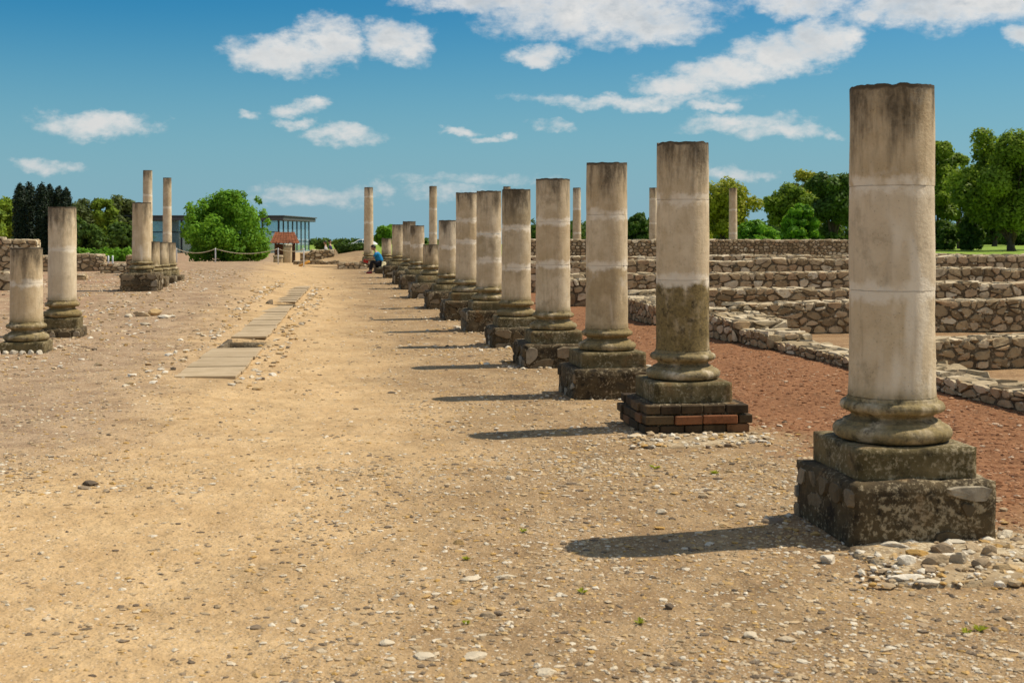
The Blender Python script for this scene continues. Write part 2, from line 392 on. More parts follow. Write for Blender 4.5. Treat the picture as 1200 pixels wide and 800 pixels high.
def slab_material():
    m, g, b = newmat('drain_cover_concrete'); p = g.pos(); r = g.rand()
    n = g.noise(p, 3, 5, .6); f = g.noise(g.vm('MULTIPLY', p, (4., 30., 10.)), 1.5, 4, .7)
    c = g.mix(g.ss(n, .3, .7), (.40, .30, .175), (.52, .40, .25)); c = g.mix(g.m('MULTIPLY', r, .35), c, (.34, .26, .16))
    c = g.mix(g.m('MULTIPLY', g.ss(f, .5, .75), .4), c, (.24, .175, .10))
    g.put(b.inputs['Base Color'], c); g.put(b.inputs['Normal'], g.bump(f, .5, .01)); return m
M['slab'] = slab_material()

def leaf_material(name, dark, light, trans=.35):
    m = bpy.data.materials.new(name); m.use_nodes = True; g = G(m.node_tree); g.n.clear()
    t = g.attr('tint'); c = g.mix(t, dark, light)
    d = g.n.new('ShaderNodeBsdfPrincipled'); g.put(d.inputs['Base Color'], c); d.inputs['Roughness'].default_value = .6; d.inputs['Specular IOR Level'].default_value = .25
    tr = g.n.new('ShaderNodeBsdfTranslucent'); g.put(tr.inputs[0], g.mix(.5, c, (.16, .22, .02)))
    mx = g.n.new('ShaderNodeMixShader'); mx.inputs[0].default_value = trans; g.l.new(d.outputs[0], mx.inputs[1]); g.l.new(tr.outputs[0], mx.inputs[2])
    o = g.n.new('ShaderNodeOutputMaterial'); g.l.new(mx.outputs[0], o.inputs[0]); return m
M['leaf'] = leaf_material('leaf_green', (.11, .19, .018), (.38, .52, .045), .5)
M['leafy'] = leaf_material('leaf_yellow_green', (.28, .31, .022), (.62, .60, .06), .5)
M['leafd'] = leaf_material('leaf_dark', (.035, .075, .012), (.13, .23, .03), .4)
M['leafb'] = leaf_material('leaf_bush', (.07, .19, .014), (.27, .56, .035), .5)
M['leafw'] = leaf_material('leaf_willow', (.07, .10, .028), (.17, .21, .06), .4)
M['cypress'] = leaf_material('leaf_cypress', (.005, .013, .006), (.014, .034, .011), .1)
M['bark'] = plain('bark', (.09, .065, .045), .9, var=.3, sc=4)
M['metal_dark'] = plain('dark_frame_metal', (.035, .045, .05), .5, .3)
M['post'] = plain('weathered_post', (.34, .30, .24), .8, var=.25)
M['rope'] = plain('hemp_rope', (.50, .42, .28), .9, var=.2, sc=40)
M['white'] = plain('white_paint', (.75, .77, .78), .4, var=.04)

# ------------------------------------------------------------------ ground sheets
def build_ground():
    ys = [-3000, -800, -200, -50, -15, -5, 0, 1.5, 3.0]
    v = 3.0
    while v < 84: v *= 1.0095; ys.append(v)
    while v < 400: v *= 1.06; ys.append(v)
    ys += [700, 1200, 3000]
    xs = [-3000, -1000, -400, -200, -120, -80, -60, -45, -35, -28, -23, -19, -16.5, -14.5]
    v = -13.0
    while v < 11: xs.append(v); v += .065 if -6.8 < v < 6 else .13
    xs += [11.5, 12.5, 14, 16, 19, 23, 28, 35, 45, 60, 80, 120, 200, 400, 1000, 3000]
    nx, ny = len(xs), len(ys)
    V = np.zeros((ny, nx, 3), dtype=np.float32)
    for j, y in enumerate(ys):
        for i, x in enumerate(xs): V[j, i] = (x, y, terrain(x, y))
    V = V.reshape(-1, 3)
    X = np.array(xs); Y = np.array(ys)
    xc = (X[1:] + X[:-1]) / 2; yc = (Y[1:] + Y[:-1]) / 2
    XC, YC = np.meshgrid(xc, yc); U = XC + SL * YC
    lawn = ((YC > 66) & (U > 5)) | (YC > 150)
    path = (~lawn) & (U > -1.6) & (U < 1.7)
    bed = (~lawn) & (U > 3.95) & (U < 6.6) & (YC > 6.5)
    gr = ~(lawn | path | bed)
    I, J = np.meshgrid(np.arange(nx - 1), np.arange(ny - 1))
    for nm, mk, mt in (('ground', gr, 'ground'), ('path', path, 'ground'), ('gravel_bed', bed, 'ground'), ('lawn', lawn, 'lawn')):
        i, j = I[mk], J[mk]; a = j * nx + i
        F = np.stack([a, a + 1, a + nx + 1, a + nx], 1)
        used, inv = np.unique(F, return_inverse=True)
        me = npmesh(nm, V[used], inv.reshape(F.shape), True)
        tag(link(nm, me, M[mt]), kind='structure')
build_ground()

# ------------------------------------------------------------------ pebbles (nobody could count them)
def ico():
    bm = bmesh.new(); bmesh.ops.create_icosphere(bm, subdivisions=1, radius=1)
    V = np.array([v.co for v in bm.verts]); F = np.array([[v.index for v in f.verts] for f in bm.faces]); bm.free(); return V, F
IV, IF = ico()
def pebbles(name, pts, sizes, mat, label, tints, flat=(.28, .55)):
    n = len(pts); nv = len(IV)
    sc = np.stack([npr.uniform(.7, 1.4, n), npr.uniform(.6, 1.1, n), npr.uniform(*flat, n)], 1) * sizes[:, None]
    V = IV[None] * npr.uniform(.55, 1.3, (n, nv, 1)) * sc[:, None, :]
    a = npr.uniform(0, 6.28, n); ca, sa = np.cos(a)[:, None], np.sin(a)[:, None]
    x = V[:, :, 0] * ca - V[:, :, 1] * sa; y = V[:, :, 0] * sa + V[:, :, 1] * ca
    V = np.stack([x, y, V[:, :, 2]], 2) + pts[:, None, :]
    F = (IF[None] + (np.arange(n) * nv)[:, None, None]).reshape(-1, 3)
    me = npmesh(name, V.reshape(-1, 3), F, False, {'tint': np.repeat(tints, nv)})
    o = link(name, me, M[mat]); tag(o, label, 'pebbles', kind='stuff'); return o
def scatter(n, y0, y1, pxa, pxb, s0, s1, keep):
    P = []; S = []
    tries = 0
    while len(P) < n and tries < n * 8:
        tries += 1
        y = y0 * (y1 / y0) ** rnd.random() if rnd.random() < .5 else rnd.uniform(y0, y1)
        x = (rnd.uniform(pxa, pxb) - 600) / FPX * y
        u = x + SL * y
        cl = mn.noise((x * .9, y * .9, 7)) * .5 + .5
        if rnd.random() > keep(u, y) * (.25 + 1.5 * cl * cl): continue
        s = s0 * (s1 / s0) ** (rnd.random() ** 2.4)
        P.append((x, y, terrain(x, y) + s * .02)); S.append(s)
    return np.array(P), np.array(S)
def kp(u, y):
    if u > 4.0 and y > 7.3: return 0
    if u < -1.8: return .7
    if y < 9: return (.22 if u < -.1 else 1.0)
    if u < .9: return .26 if u > -1.2 else .45
    if u < 1.8: return .65
    return 1.0
P1, S1 = scatter(34000, 4.3, 9.5, -120, 1320, .0035, .024, kp)
P2, S2 = scatter(15000, 8, 20, -80, 1280, .008, .030, kp)
P3, S3 = scatter(5500, 18, 48, -60, 1000, .014, .05, kp)
PP = np.concatenate([P1, P2, P3]); SS = np.concatenate([S1, S2, S3])
tt = np.clip(npr.beta(2.6, 1.5, len(PP)), 0, 1); tt = np.clip(tt * .95, 0, 1); tt[npr.random(len(PP)) < .07] = .95; tt[npr.random(len(PP)) < .09] = .08
pebbles('pebbles', PP, SS, 'pebble', 'small tan, ochre and white pebbles strewn over the bare ground', tt)
P4, S4 = scatter(16000, 7.2, 26, 640, 1330, .006, .032, lambda u, y: 1 if 3.9 < u < 6.6 else 0)
pebbles('brick_chips', P4, S4, 'redpebble', 'reddish brick chips covering the bed beside the low walls', npr.beta(1.5, 1.7, len(P4)))

# ------------------------------------------------------------------ rubble masonry
def voronoi(W, H, cw, ch, seed=0, jit=.38, wild=True):
    r = random.Random(seed); nr = max(1, int(round(H / ch))); rows = []
    for j in range(nr):
        n = max(1, int(round(W / cw * r.uniform(.85, 1.15)))); off = r.random() * .6
        for i in range(n + 1):
            x = (i + off - .3 + r.uniform(-jit, jit)) * W / n; y = (j + .5 + r.uniform(-jit, jit) * .62) * H / nr
            if 0 <= x <= W:
                q_ = r.random()
                if q_ < .08: continue
                rows.append((x, y))
                if q_ > .80: rows.append((x + r.uniform(-.32, .32) * cw, y + r.uniform(-.4, .4) * ch))
    polys = []; asp = cw / ch
    rows = rows or [(W / 2, H / 2)]
    for k, (x, y) in enumerate(rows):
        poly = [(0, 0), (W, 0), (W, H), (0, H)]
        for q, (x2, y2) in enumerate(rows):
            if q == k or abs(x2 - x) > 3 * cw or abs(y2 - y) > 3 * ch: continue
            # bisector in stretched space
            nx_, ny_ = (x2 - x), (y2 - y) * asp * asp
            mx_, my_ = (x + x2) / 2, (y + y2) / 2
            c0 = nx_ * mx_ + ny_ * my_; out = []
            for a in range(len(poly)):
                p, s = poly[a], poly[(a + 1) % len(poly)]
                dp = nx_ * p[0] + ny_ * p[1] - c0; ds = nx_ * s[0] + ny_ * s[1] - c0
                if dp <= 0: out.append(p)
                if (dp < 0 < ds) or (ds < 0 < dp):
                    t = dp / (dp - ds); out.append((p[0] + (s[0] - p[0]) * t, p[1] + (s[1] - p[1]) * t))
            poly = out
            if len(poly) < 3: break
        if len(poly) >= 3: polys.append(poly)
    return polys
def stone_geo(poly, O, U, V, N, gap, bulge, r, chaikin=True, top_fn=None):
    A = sum(poly[i][0] * poly[(i + 1) % len(poly)][1] - poly[(i + 1) % len(poly)][0] * poly[i][1] for i in range(len(poly))) / 2
    if abs(A) < (gap * 2.2) ** 2: return None
    cx = sum(p[0] for p in poly) / len(poly); cy = sum(p[1] for p in poly) / len(poly)
    if len(poly) > 7:
        poly = [poly[int(i * len(poly) / 7)] for i in range(7)]
    if chaikin:
        q = []
        for i in range(len(poly)):
            a, b = poly[i], poly[(i + 1) % len(poly)]
            q += [(a[0] * .79 + b[0] * .21, a[1] * .79 + b[1] * .21), (a[0] * .21 + b[0] * .79, a[1] * .21 + b[1] * .79)]
        poly = q
    rad = math.sqrt(abs(A) / 3.14); sh = max(.35, 1 - gap / rad)
    n = len(poly); vs = []
    tilt = (r.uniform(-.35, .35), r.uniform(-.35, .35)); b0 = bulge * r.uniform(.6, 1.35)
    for ring, (s, h) in enumerate(((1.0, -.9), (.90, .92), (0, 1.0))):
        if ring == 2: pts = [(cx, cy)]
        else: pts = [(cx + (p[0] - cx) * sh * s * r.uniform(.93, 1.05), cy + (p[1] - cy) * sh * s * r.uniform(.93, 1.05)) for p in poly]
        for p in pts:
            hh = h * b0 + (((p[0] - cx) * tilt[0] + (p[1] - cy) * tilt[1]) * .35 + r.uniform(-.30, .30) * b0 if ring == 1 else (r.uniform(-.1, .4) * b0))
            if ring == 0: hh = -bulge * 1.2
            y = p[1]; x = p[0]
            if top_fn: y *= top_fn(x)
            vs.append(O + U * x + V * y + N * hh)
    F = [[i, (i + 1) % n, n + (i + 1) % n, n + i] for i in range(n)] + [[n + i, n + (i + 1) % n, 2 * n] for i in range(n)]
    return vs, F
def stones(parent, polys, O, U, V, N, gap, bulge, mat, seed, individual=True, tint=(0, 1), top_fn=None, name='stone', limit=300, chaikin=True, skip=0):
    r = random.Random(seed + 5); JV = []; JF = []; JT = []
    made = 0
    U, V, N = Vector(U), Vector(V), Vector(N); O = Vector(O)
    flip = U.cross(V).dot(N) < 0
    for poly in polys:
        if skip and r.random() < skip: continue
        gq = stone_geo(poly, O, U, V, N, gap, bulge, r, chaikin, top_fn)
        if not gq: continue
        vs, F = gq
        if flip: F = [f[::-1] for f in F]
        t = tint[0] + (tint[1] - tint[0]) * r.random()
        if individual and made < limit:
            c = sum(vs, Vector()) / len(vs)
            me = mesh(name, [v - c for v in vs], F, False, {'tint': t}); link(name, me, M[mat], parent, c); made += 1
        else:
            b0 = len(JV); JV += vs; JF += [[i + b0 for i in f] for f in F]; JT += [t] * len(vs)
    if JV:
        o = link('small_stones' if name == 'stone' else name, mesh(name, JV, JF, False, {'tint': JT}), M[mat], parent); o['kind'] = 'stuff'
    return made

def wall(label, a, b, z1a, z1b, thick, cell, seed, individual=True, left_end=True, right_end=False, z0=-.12, cat='ruined wall', group=None, name='ruined_wall',
         caps=True, gap=.017, bulge=.017, ch=None, rag=.05, mat='stone', back=False, tint=(0, 1), facing=1, topcell=None):
    """rubble wall whose face runs from a to b (x, y); the body lies behind the face"""
    a = Vector((a[0], a[1], 0)); b = Vector((b[0], b[1], 0)); L = (b - a).length; ang = math.atan2(b.y - a.y, b.x - a.x)
    e = empty(name, (a.x, a.y, terrain(a.x, a.y, False)), ang, label, cat, group)
    H = max(z1a, z1b)
    def tf(x):
        t = min(1, max(0, x / L)); step = mn.noise((x * .9 + seed, seed * 1.7, 0)) * .6 + (mn.cell((x * .55 + seed * 3.3, 1, 1)) - .5) * .9
        return (z1a + (z1b - z1a) * t + rag * step) / H
    link('core', rough_box('core', L, thick, H - .015, z0=0, cell=max(.08, cell * .45), amp=.012, rnd_edge=.03, seed=seed, cx=L / 2, cy=thick / 2, hfun=tf), M['mortar'], e)
    ch = ch or cell * .64
    n = stones(e, voronoi(L, H, cell, ch, seed), (0, 0, 0), (1, 0, 0), (0, 0, 1), (0, -1, 0), gap, bulge, mat, seed, individual, tint, tf, limit=285)
    f0 = tf(0); f1 = tf(L)
    # small wedges pushed into the joints
    nw = int(L * H * (55 if individual else 0)); rw = random.Random(seed + 77)
    if nw:
        pw = np.array([[rw.uniform(.02, L), -.008, rw.uniform(.08, .97)] for _ in range(nw)]); pw[:, 2] *= np.array([H * tf(q) for q in pw[:, 0]]) * .99
        JV = []; JF = []; JT = []
        for q in pw:
            b0 = len(JV); sz_ = Vector((rw.uniform(.02, .05), rw.uniform(.012, .02), rw.uniform(.012, .028))); t_ = rw.random()
            for v_ in IV: k_ = rw.uniform(.7, 1.2); JV.append((q[0] + v_[0] * sz_.x * k_, q[1] + v_[1] * sz_.y * k_, q[2] + v_[2] * sz_.z * k_)); JT.append(t_)
            JF += [[int(i) + b0 for i in f] for f in IF]
        o = link('wedge_stones', mesh('wedge_stones', JV, JF, False, {'tint': JT}), M[mat], e); o['kind'] = 'stuff'
    if left_end:
        stones(e, voronoi(thick, H * f0, cell, ch, seed + 1), (0, thick, 0), (0, -1, 0), (0, 0, 1), (-1, 0, 0), gap, bulge, mat, seed + 1, individual, tint)
    if right_end:
        stones(e, voronoi(thick, H * f1, cell, ch, seed + 2), (L, 0, 0), (0, 1, 0), (0, 0, 1), (1, 0, 0), gap, bulge, mat, seed + 2, individual, tint)
    if caps:
        tc = topcell or cell * 1.15
        polys = voronoi(L, thick, tc, tc * .8, seed + 3)
        r = random.Random(seed + 9); ind = individual and (len(polys) + n) < 300
        JV = []; JF = []; JT = []
        for poly in polys:
            cx = sum(p[0] for p in poly) / len(poly); hz = H * tf(cx) - .02
            gq = stone_geo(poly, Vector((0, 0, hz)), Vector((1, 0, 0)), Vector((0, 1, 0)), Vector((0, 0, 1)), gap * .6, bulge * r.uniform(.8, 1.8), r, True)
            if not gq: continue
            vs, F = gq; t = r.random()
            if ind:
                c = sum(vs, Vector()) / len(vs); link('cap_stone', mesh('cap_stone', [v - c for v in vs], F, False, {'tint': t}), M['capstone'], e, c)
            else:
                b0 = len(JV); JV += vs; JF += [[i + b0 for i in f] for f in F]; JT += [t] * len(vs)
        if JV:
            o = link('cap_stones', mesh('cap_stones', JV, JF, False, {'tint': JT}), M['capstone'], e); o['kind'] = 'stuff'
    return e

# cross walls of the ruined rooms; each runs square to the colonnade
def cross(px0, d0, xr, **k):
    a = ((px0 - 600) / FPX * d0, d0); b = (xr, d0 + (xr - a[0]) * SL); return a, b
GW = 'low rubble walls of the ruined rooms'
a, b = cross(1040, 15.2, 8.4); wall('nearest rubble cross wall right of the nearest column, behind the low edging wall', a, b, .40, .44, .5, .21, 101, group=GW)
a, b = cross(815, 20.4, 11.2); wall('rubble cross wall with large pale stones meeting the stepped masonry blocks', a, b, .49, .60, .5, .235, 102, group=GW)
a, b = cross(735, 25.2, 13.5); wall('rubble cross wall whose left end shows between the second and third columns', a, b, .48, .68, .5, .26, 103, group=GW)
a, b = cross(668, 28.9, 15.6); wall('rubble cross wall whose dark left end shows between the third and fourth columns', a, b, .70, .84, .5, .29, 104, group=GW, ch=.19)
a, b = cross(618, 34.5, 18.5); wall('thin band of rubble cross wall fourth back from the brown gravel', a, b, .85, 1.0, .5, .30, 105, group=GW, rag=.04)
a, b = cross(606, 39.0, 20.5); wall('dark low cross wall directly in front of the tall coursed wall', a, b, .90, .96, .5, .30, 106, individual=False, group=GW, rag=.03)
a, b = cross(600, 46.5, 13.2); wall('tall rear wall of small regular coursed stones below the trees', a, b, 1.38, 1.36, .6, .17, 107, individual=False, group=GW, rag=.012, ch=.12, gap=.014, topcell=.3)
a, b = cross(1030, 50.0, 26.0); wall('farthest short wall at the lawn edge right of the nearest column', a, b, .62, .50, .6, .3, 108, individual=False, group=GW, rag=.12)
a, b = cross(1085, 41.0, 23.0); wall('pale rubble wall on the right just below the lawn', a, b, .80, .84, .5, .3, 109, individual=False, group=GW, rag=.05)

# low edging wall parallel to the colonnade, stepped
def edge_wall(label, y0, y1, za, zb, lat=6.55, thick=.55, seed=120, cell=.30, **k):
    # runs from far (left in view) to near, so its face looks at the colonnade
    a = (lat - SL * y1, y1); b = (lat - SL * y0, y0)
    return wall(label, a, b, za, zb, thick, cell, seed, group='low stepped masonry beside the gravel bed', right_end=True, name='edging_wall', cat='low wall', **k)
edge_wall('long low rubble edging wall running beside the brown gravel', 7.5, 18.2, .14, .27, seed=121, cell=.24, rag=.04)
edge_wall('lower step of ragged masonry between first and second columns', 17.9, 19.3, .27, .25, lat=6.42, thick=.7, seed=122, cell=.23)
edge_wall('upper step of ragged masonry just right of the second column', 19.0, 20.6, .38, .34, lat=6.30, thick=.9, seed=123, cell=.23)
edge_wall('dark masonry block between the second and third columns', 22.6, 25.0, .42, .36, lat=6.10, thick=.9, seed=124, cell=.25)
edge_wall('short dark masonry stub between third and fourth columns', 28.3, 30.5, .62, .60, lat=5.75, thick=.7, seed=125, cell=.27)

# ------------------------------------------------------------------ columns
def lathe_part(prof, seg, amp, seed, H, joints, moss, z_off, cap=True, chip=0, a_top_override=None):
    """prof: list of (r, z)"""
    V = []; at_, aj, am = [], [], []
    for (r, z) in prof:
        for k in range(seg):
            an = 2 * math.pi * k / seg; c, s = math.cos(an), math.sin(an)
            w0 = z + z_off
            d = mn.noise((c * 2 + seed, s * 2, w0 * 3)) * amp * 1.5 + mn.noise((c * 7 + seed, s * 7, w0 * 11)) * amp * .6
            q_ = mn.noise((c * 4.2 + seed * 2, s * 4.2, w0 * 5))
            if q_ > .46: d -= (q_ - .46) * .05                       # shallow spalls
            for j_ in joints:
                if abs(w0 - j_) < .012: d -= max(0, mn.noise((c * 8 + seed, s * 8, j_ * 9))) * .010
            zz = z
            if chip and z >= prof[-1][1] - .035:
                zz = z - chip * max(0, mn.noise((c * 3.3 + seed, s * 3.3, 4)) + .15) - chip * .4 * abs(mn.noise((c * 29 + seed, s * 29, 9)))
            V.append(((r + d) * c, (r + d) * s, zz)); w_ = z + z_off
            at_.append(H - w_); am.append(moss if not callable(moss) else moss(w_))
            aj.append(min([abs(w_ - j) for j in joints] + [9]))
    F = []; n = len(prof)
    for i in range(n - 1):
        for k in range(seg):
            F.append([i * seg + k, i * seg + (k + 1) % seg, (i + 1) * seg + (k + 1) % seg, (i + 1) * seg + k])
    if cap:
        nb = len(V)
        for k in range(seg): V.append(V[(n - 1) * seg + k]); at_.append(at_[(n - 1) * seg + k]); aj.append(9); am.append(0)
        V.append((0, 0, prof[-1][1] - chip * .5)); at_.append(H - prof[-1][1] - z_off); aj.append(9); am.append(0)
        for k in range(seg): F.append([nb + k, nb + (k + 1) % seg, nb + seg])
    return mesh('lathe', V, F, True, {'a_top': at_, 'a_joint': aj, 'a_moss': am})
def base_profile(rs, hb, k=1.0):
    """attic base: torus, scotia, torus, fillet"""
    P_ = []
    R0 = rs * 1.385 * k
    t1 = hb * .36
    for i in range(9):
        a = -math.pi / 2 + math.pi * i / 8; P_.append((R0 - t1 / 2 + t1 / 2 * math.cos(a) * 1.1, t1 / 2 + t1 / 2 * math.sin(a)))
    P_.append((R0 - t1 * .62, t1 + .004)); P_.append((R0 - t1 * .62, t1 + .016))
    z0 = t1 + .018; z1 = hb * .62
    for i in range(7):
        t = i / 6; P_.append((R0 - t1 * .70 - .028 * math.sin(math.pi * t) * rs / .225 - .018 * t, z0 + (z1 - z0) * t))
    t2 = hb * .24
    for i in range(8):
        a = -math.pi / 2 + math.pi * i / 7; P_.append((rs * 1.10 + t2 / 2 * math.cos(a) * 1.05, z1 + .006 + t2 / 2 + t2 / 2 * math.sin(a)))
    P_.append((rs * 1.07, hb * .885)); P_.append((rs * 1.07, hb * .94)); P_.append((rs * 1.01, hb))
    return P_
def column(label, cat_group, x, y, top, ped, slab, basez, joints=(), dia=.455, seed=0, moss=(0,), ped_w=.86, slab_w=.68, pedkind='rubble', z=None, seg=56, taper=.015, name='column',
           base=True, chip=.012, mossbase=.9, detail=1, ped_tint=(0, 1), pedh_off=0, ped_dx=0, nopedestal=False):
    """ped, slab, basez, joints, top: heights above datum 0 of their upper faces"""
    gz = terrain(x, y, False) if z is None else z
    e = empty(name, (x, y, gz), ROT, label, 'column', cat_group)
    o = -gz                                                    # datum offset
    r0 = dia / 2
    H = top
    sg = 1 if detail else 0
    edges = [basez] + list(joints) + [top]
    for i in range(len(edges) - 1):
        za, zb = edges[i], edges[i + 1]; n = max(3, int((zb - za) / (.06 if detail else .2)))
        prof = []
        for k in range(n + 1):
            zz = (zb - za) * k / n; w_ = za + zz
            rr = r0 * (1 + taper - 2 * taper * (w_ - basez) / max(.1, top - basez))
            if i == 0 and k == 0: rr *= 1.02
            if len(edges) > 2:
                if (k == 0 and i > 0) or (k == n and i < len(edges) - 2): rr -= .0012
            prof.append((rr, zz))
        if i == len(edges) - 2: prof.append((prof[-1][0] - .012, prof[-1][1] + .006)) if False else None
        last = i == len(edges) - 2
        if len(edges) > 2 and not last: prof[-1] = (prof[-1][0], prof[-1][1] - .002)
        mo = moss[min(i, len(moss) - 1)]
        if i == 0:
            mf = (lambda w_, mo=mo: max(mo, .75 * (1 - sst(w_, basez, basez + .10))))
        else: mf = mo
        me = lathe_part(prof, seg, .003 if detail else .001, seed + i * 3.7, H, joints, mf, za, cap=True, chip=chip if last else 0)
        link('shaft' if len(edges) == 2 else 'drum', me, M['column'], e, (0, 0, za + o))
    if base:
        hb = basez - slab
        me = lathe_part(base_profile(r0, hb), seg, .005 if detail else .001, seed + 50, H, (), mossbase, slab, cap=True)
        link('column_base', me, M['column'], e, (0, 0, slab + o))
    if slab > ped + .02:
        me = rough_box('plinth', slab_w, slab_w, slab - ped - .004, 0, .035 if detail else .2, .003, .010, seed, 7); link('plinth', me, M['plinth'], e, (0, 0, ped + o), R((seed * 37) % 3 - 1.5))
    if not nopedestal: 
        build_ped(e, ped + o, ped_w, pedkind, seed, detail, ped_dx)
    return e
def build_ped(e, h, wd, kind, seed, detail, dx=0):
    bz = -.10
    r = random.Random(seed * 13 + 1)
    pd = empty_part('pedestal', e, (dx, 0, 0)) if False else None
    if kind == 'brick':
        core = link('pedestal', rough_box('pedestal', wd - .10, wd - .10, h - bz - .005, 0, .06, .008, .02, seed), M['pedestal'], e, (0, 0, bz))
        nrow = 3; bh = (h - .02) / nrow
        for row in range(nrow):
            half = wd / 2 - (.0 if row < nrow - 1 else .02) - r.uniform(0, .02)
            zz = -bz + .02 + row * bh
            for side in range(4):
                n = 3 if (row + side) % 2 else 4; Ls = 2 * half - .12; lx = -half + (0 if row % 2 else .12)
                cuts = sorted([0] + [(k + r.uniform(-.14, .14)) / n for k in range(1, n)] + [1])
                for k in range(n):
                    a0, a1 = lx + Ls * cuts[k] + .006, lx + Ls * cuts[k + 1] - .006
                    if r.random() < .05: continue
                    bx = box_mesh('brick', a1 - a0, .115, bh - .012, 0, .006, attrs={'tint': r.random() ** 1.4})
                    o = link('brick', bx, M['brick'], core)
                    off = Vector(((a0 + a1) / 2, -half + .057 + r.uniform(-.014, .012), zz + r.uniform(-.003, .003))); off.rotate(Matrix.Rotation(side * math.pi / 2, 3, 'Z'))
                    o.location = off; o.rotation_euler = (0, 0, side * math.pi / 2 + R(r.uniform(-2.5, 2.5)))
        return
    cell = .045 if detail else .16
    core = link('pedestal', rough_box('pedestal', wd, wd, h - bz, 0, cell, .012 if detail else .01, .022, seed, 6.5), M['pedestal'], e, (dx, 0, bz))
    H = h - bz
    hw = wd / 2
    faces = [((-hw, -hw, .07), (1, 0, 0), (0, -1, 0)), ((-hw, hw, .07), (0, -1, 0), (-1, 0, 0)), ((hw, -hw, .07), (0, 1, 0), (1, 0, 0))]
    if detail == 0: faces = faces[:2]
    csz = {'rubble': (.19, .14), 'crust': (.14, .10), 'blocks': (.30, .17), 'fine': (.13, .09)}[kind]
    for fi, (O, U, N) in enumerate(faces):
        pol = voronoi(wd, H - .09, csz[0], csz[1], int(seed * 10 + fi))
        skip = {'rubble': .15, 'crust': .74, 'blocks': .05, 'fine': .1}[kind]
        stones(core, pol, O, U, (0, 0, 1), N, .016, .016 if kind != 'crust' else .012, 'pedstone', int(seed * 7 + fi), True, (0, 1), skip=skip)
LR = 3.265
def rowpt(px, lat): d = lat / ((px - 600) / FPX + SL); return (px - 600) / FPX * d, d
GR = 'columns of the right-hand colonnade'
# (px, top, ped, slab, base, joints, moss, kind, ped_w, slab_w, label)
right = [
 (1045, 2.460, .335, .505, .745, (1.33, 1.905), (0, 0, .12), 'crust', .82, .67, 'nearest column, standing at the right on a dark weathered masonry pedestal'),
 (800, 2.430, .215, .385, .635, (1.24, 1.93), (.95, .05, .1), 'brick', .94, .68, 'second nearest column, lower drum stained olive, on a base of red brick courses'),
 (711, 2.405, .205, .375, .610, (1.29, 1.84), (.30, .1, .1), 'crust', .90, .70, 'third column from the right, grey stained lower drum on low dark pedestal'),
 (648, 2.360, .200, .365, .610, (1.22, 1.79), (.12, .05, .1), 'rubble', .92, .68, 'fourth column from the right, two pale lime joints on its shaft'),
 (605, 2.320, .190, .345, .600, (1.10, 1.72), (.08, .2, .45), 'blocks', .86, .66, 'fifth column from the right, dark stained upper drum, square pale pedestal'),
 (573, 2.390, .270, .430, .680, (1.15, 1.62), (.12, .35, .1), 'blocks', .88, .68, 'sixth column from the right with brownish upper drums and block pedestal'),
 (547, 2.460, .270, .430, .690, (1.45, 1.90), (.05, .1, .1), 'rubble', .98, .70, 'seventh column from the right, last of the full height group'),
 (524.5, 1.930, .300, .450, .700, (1.30,), (.1, .1), 'rubble', 1.0, .70, 'eighth column from the right, clearly shorter than its nearer neighbour'),
 (505, 1.330, .330, .520, .800, (), (.15,), 'blocks', 1.1, .76, 'stubby short column in front of the slender tall column'),
 (489, 1.850, .40, .55, .80, (1.25,), (.1,), 'rubble', 1.0, .70, 'column with one horizontal joint just left of the stubby short column'),
 (479.5, 2.000, .42, .57, .82, (1.3,), (.3,), 'rubble', 1.0, .70, 'darker topped column tallest of the far cluster'),
 (466, 1.930, .45, .60, .82, (), (.1,), 'rubble', 1.0, .70, 'plain column left of the darker topped one in the far cluster'),
 (453, 1.400, .45, .55, .75, (), (.1,), 'rubble', 1.0, .70, 'farthest and lowest column of the right row behind the seated person'),
]
for i, (px, top, ped, slab, bz, jo, mo, kind, pw, sw, lab) in enumerate(right):
    x, y = rowpt(px, LR)
    near = i < 7
    column(lab, GR, x, y, top, ped, slab, bz, jo, dia=[.462, .455, .452, .455, .452, .45, .45, .42, .42, .42, .42, .40, .40][i], seed=i + 1.3, moss=mo, ped_w=pw, slab_w=sw, pedkind=kind,
           seg=72 if i < 3 else (48 if near else 28), detail=1 if near else 0, chip=.020)
LL = -3.88
GL = 'broken columns of the left-hand colonnade'
def lpt(px): d = -LL / ((600 - px) / FPX - SL); return (px - 600) / FPX * d, d
left = [
 (31, 1.440, .02, .155, .42, (.95,), (.0,), 'fine', .66, .60, .43, 'broken short column at far left on a flat ochre slab'),
 (73, 2.050, .14, .31, .575, (1.38,), (.0,), 'blocks', .66, .56, .43, 'taller left column on squared block pedestal beside the broken short one'),
 (166, 2.350, .70, .78, .98, (), (.05,), 'rubble', .86, .5, .43, 'column on tall pedestal of round rubble stones in front of the low stumps'),
 (177.5, 1.42, .55, .68, .84, (), (.25,), 'rubble', .8, .52, .40, 'first low stump column behind the rubble pedestal column'),
 (188.5, 1.39, .50, .64, .80, (), (.15,), 'rubble', .8, .52, .40, 'middle low stump column of three on the left'),
 (198, 1.36, .45, .60, .78, (), (.25,), 'rubble', .8, .52, .38, 'rightmost low stump column of three on the left'),
]
for i, (px, top, ped, slab, bz, jo, mo, kind, pw, sw, dia, lab) in enumerate(left):
    x, y = lpt(px)
    column(lab, GL, x, y, top, ped, slab, bz, jo, dia=dia, seed=i + 21.7, moss=mo, ped_w=pw, slab_w=sw, pedkind=kind, seg=40, detail=1 if i < 3 else 0, chip=.02)
GT = 'slender tall columns standing far back'
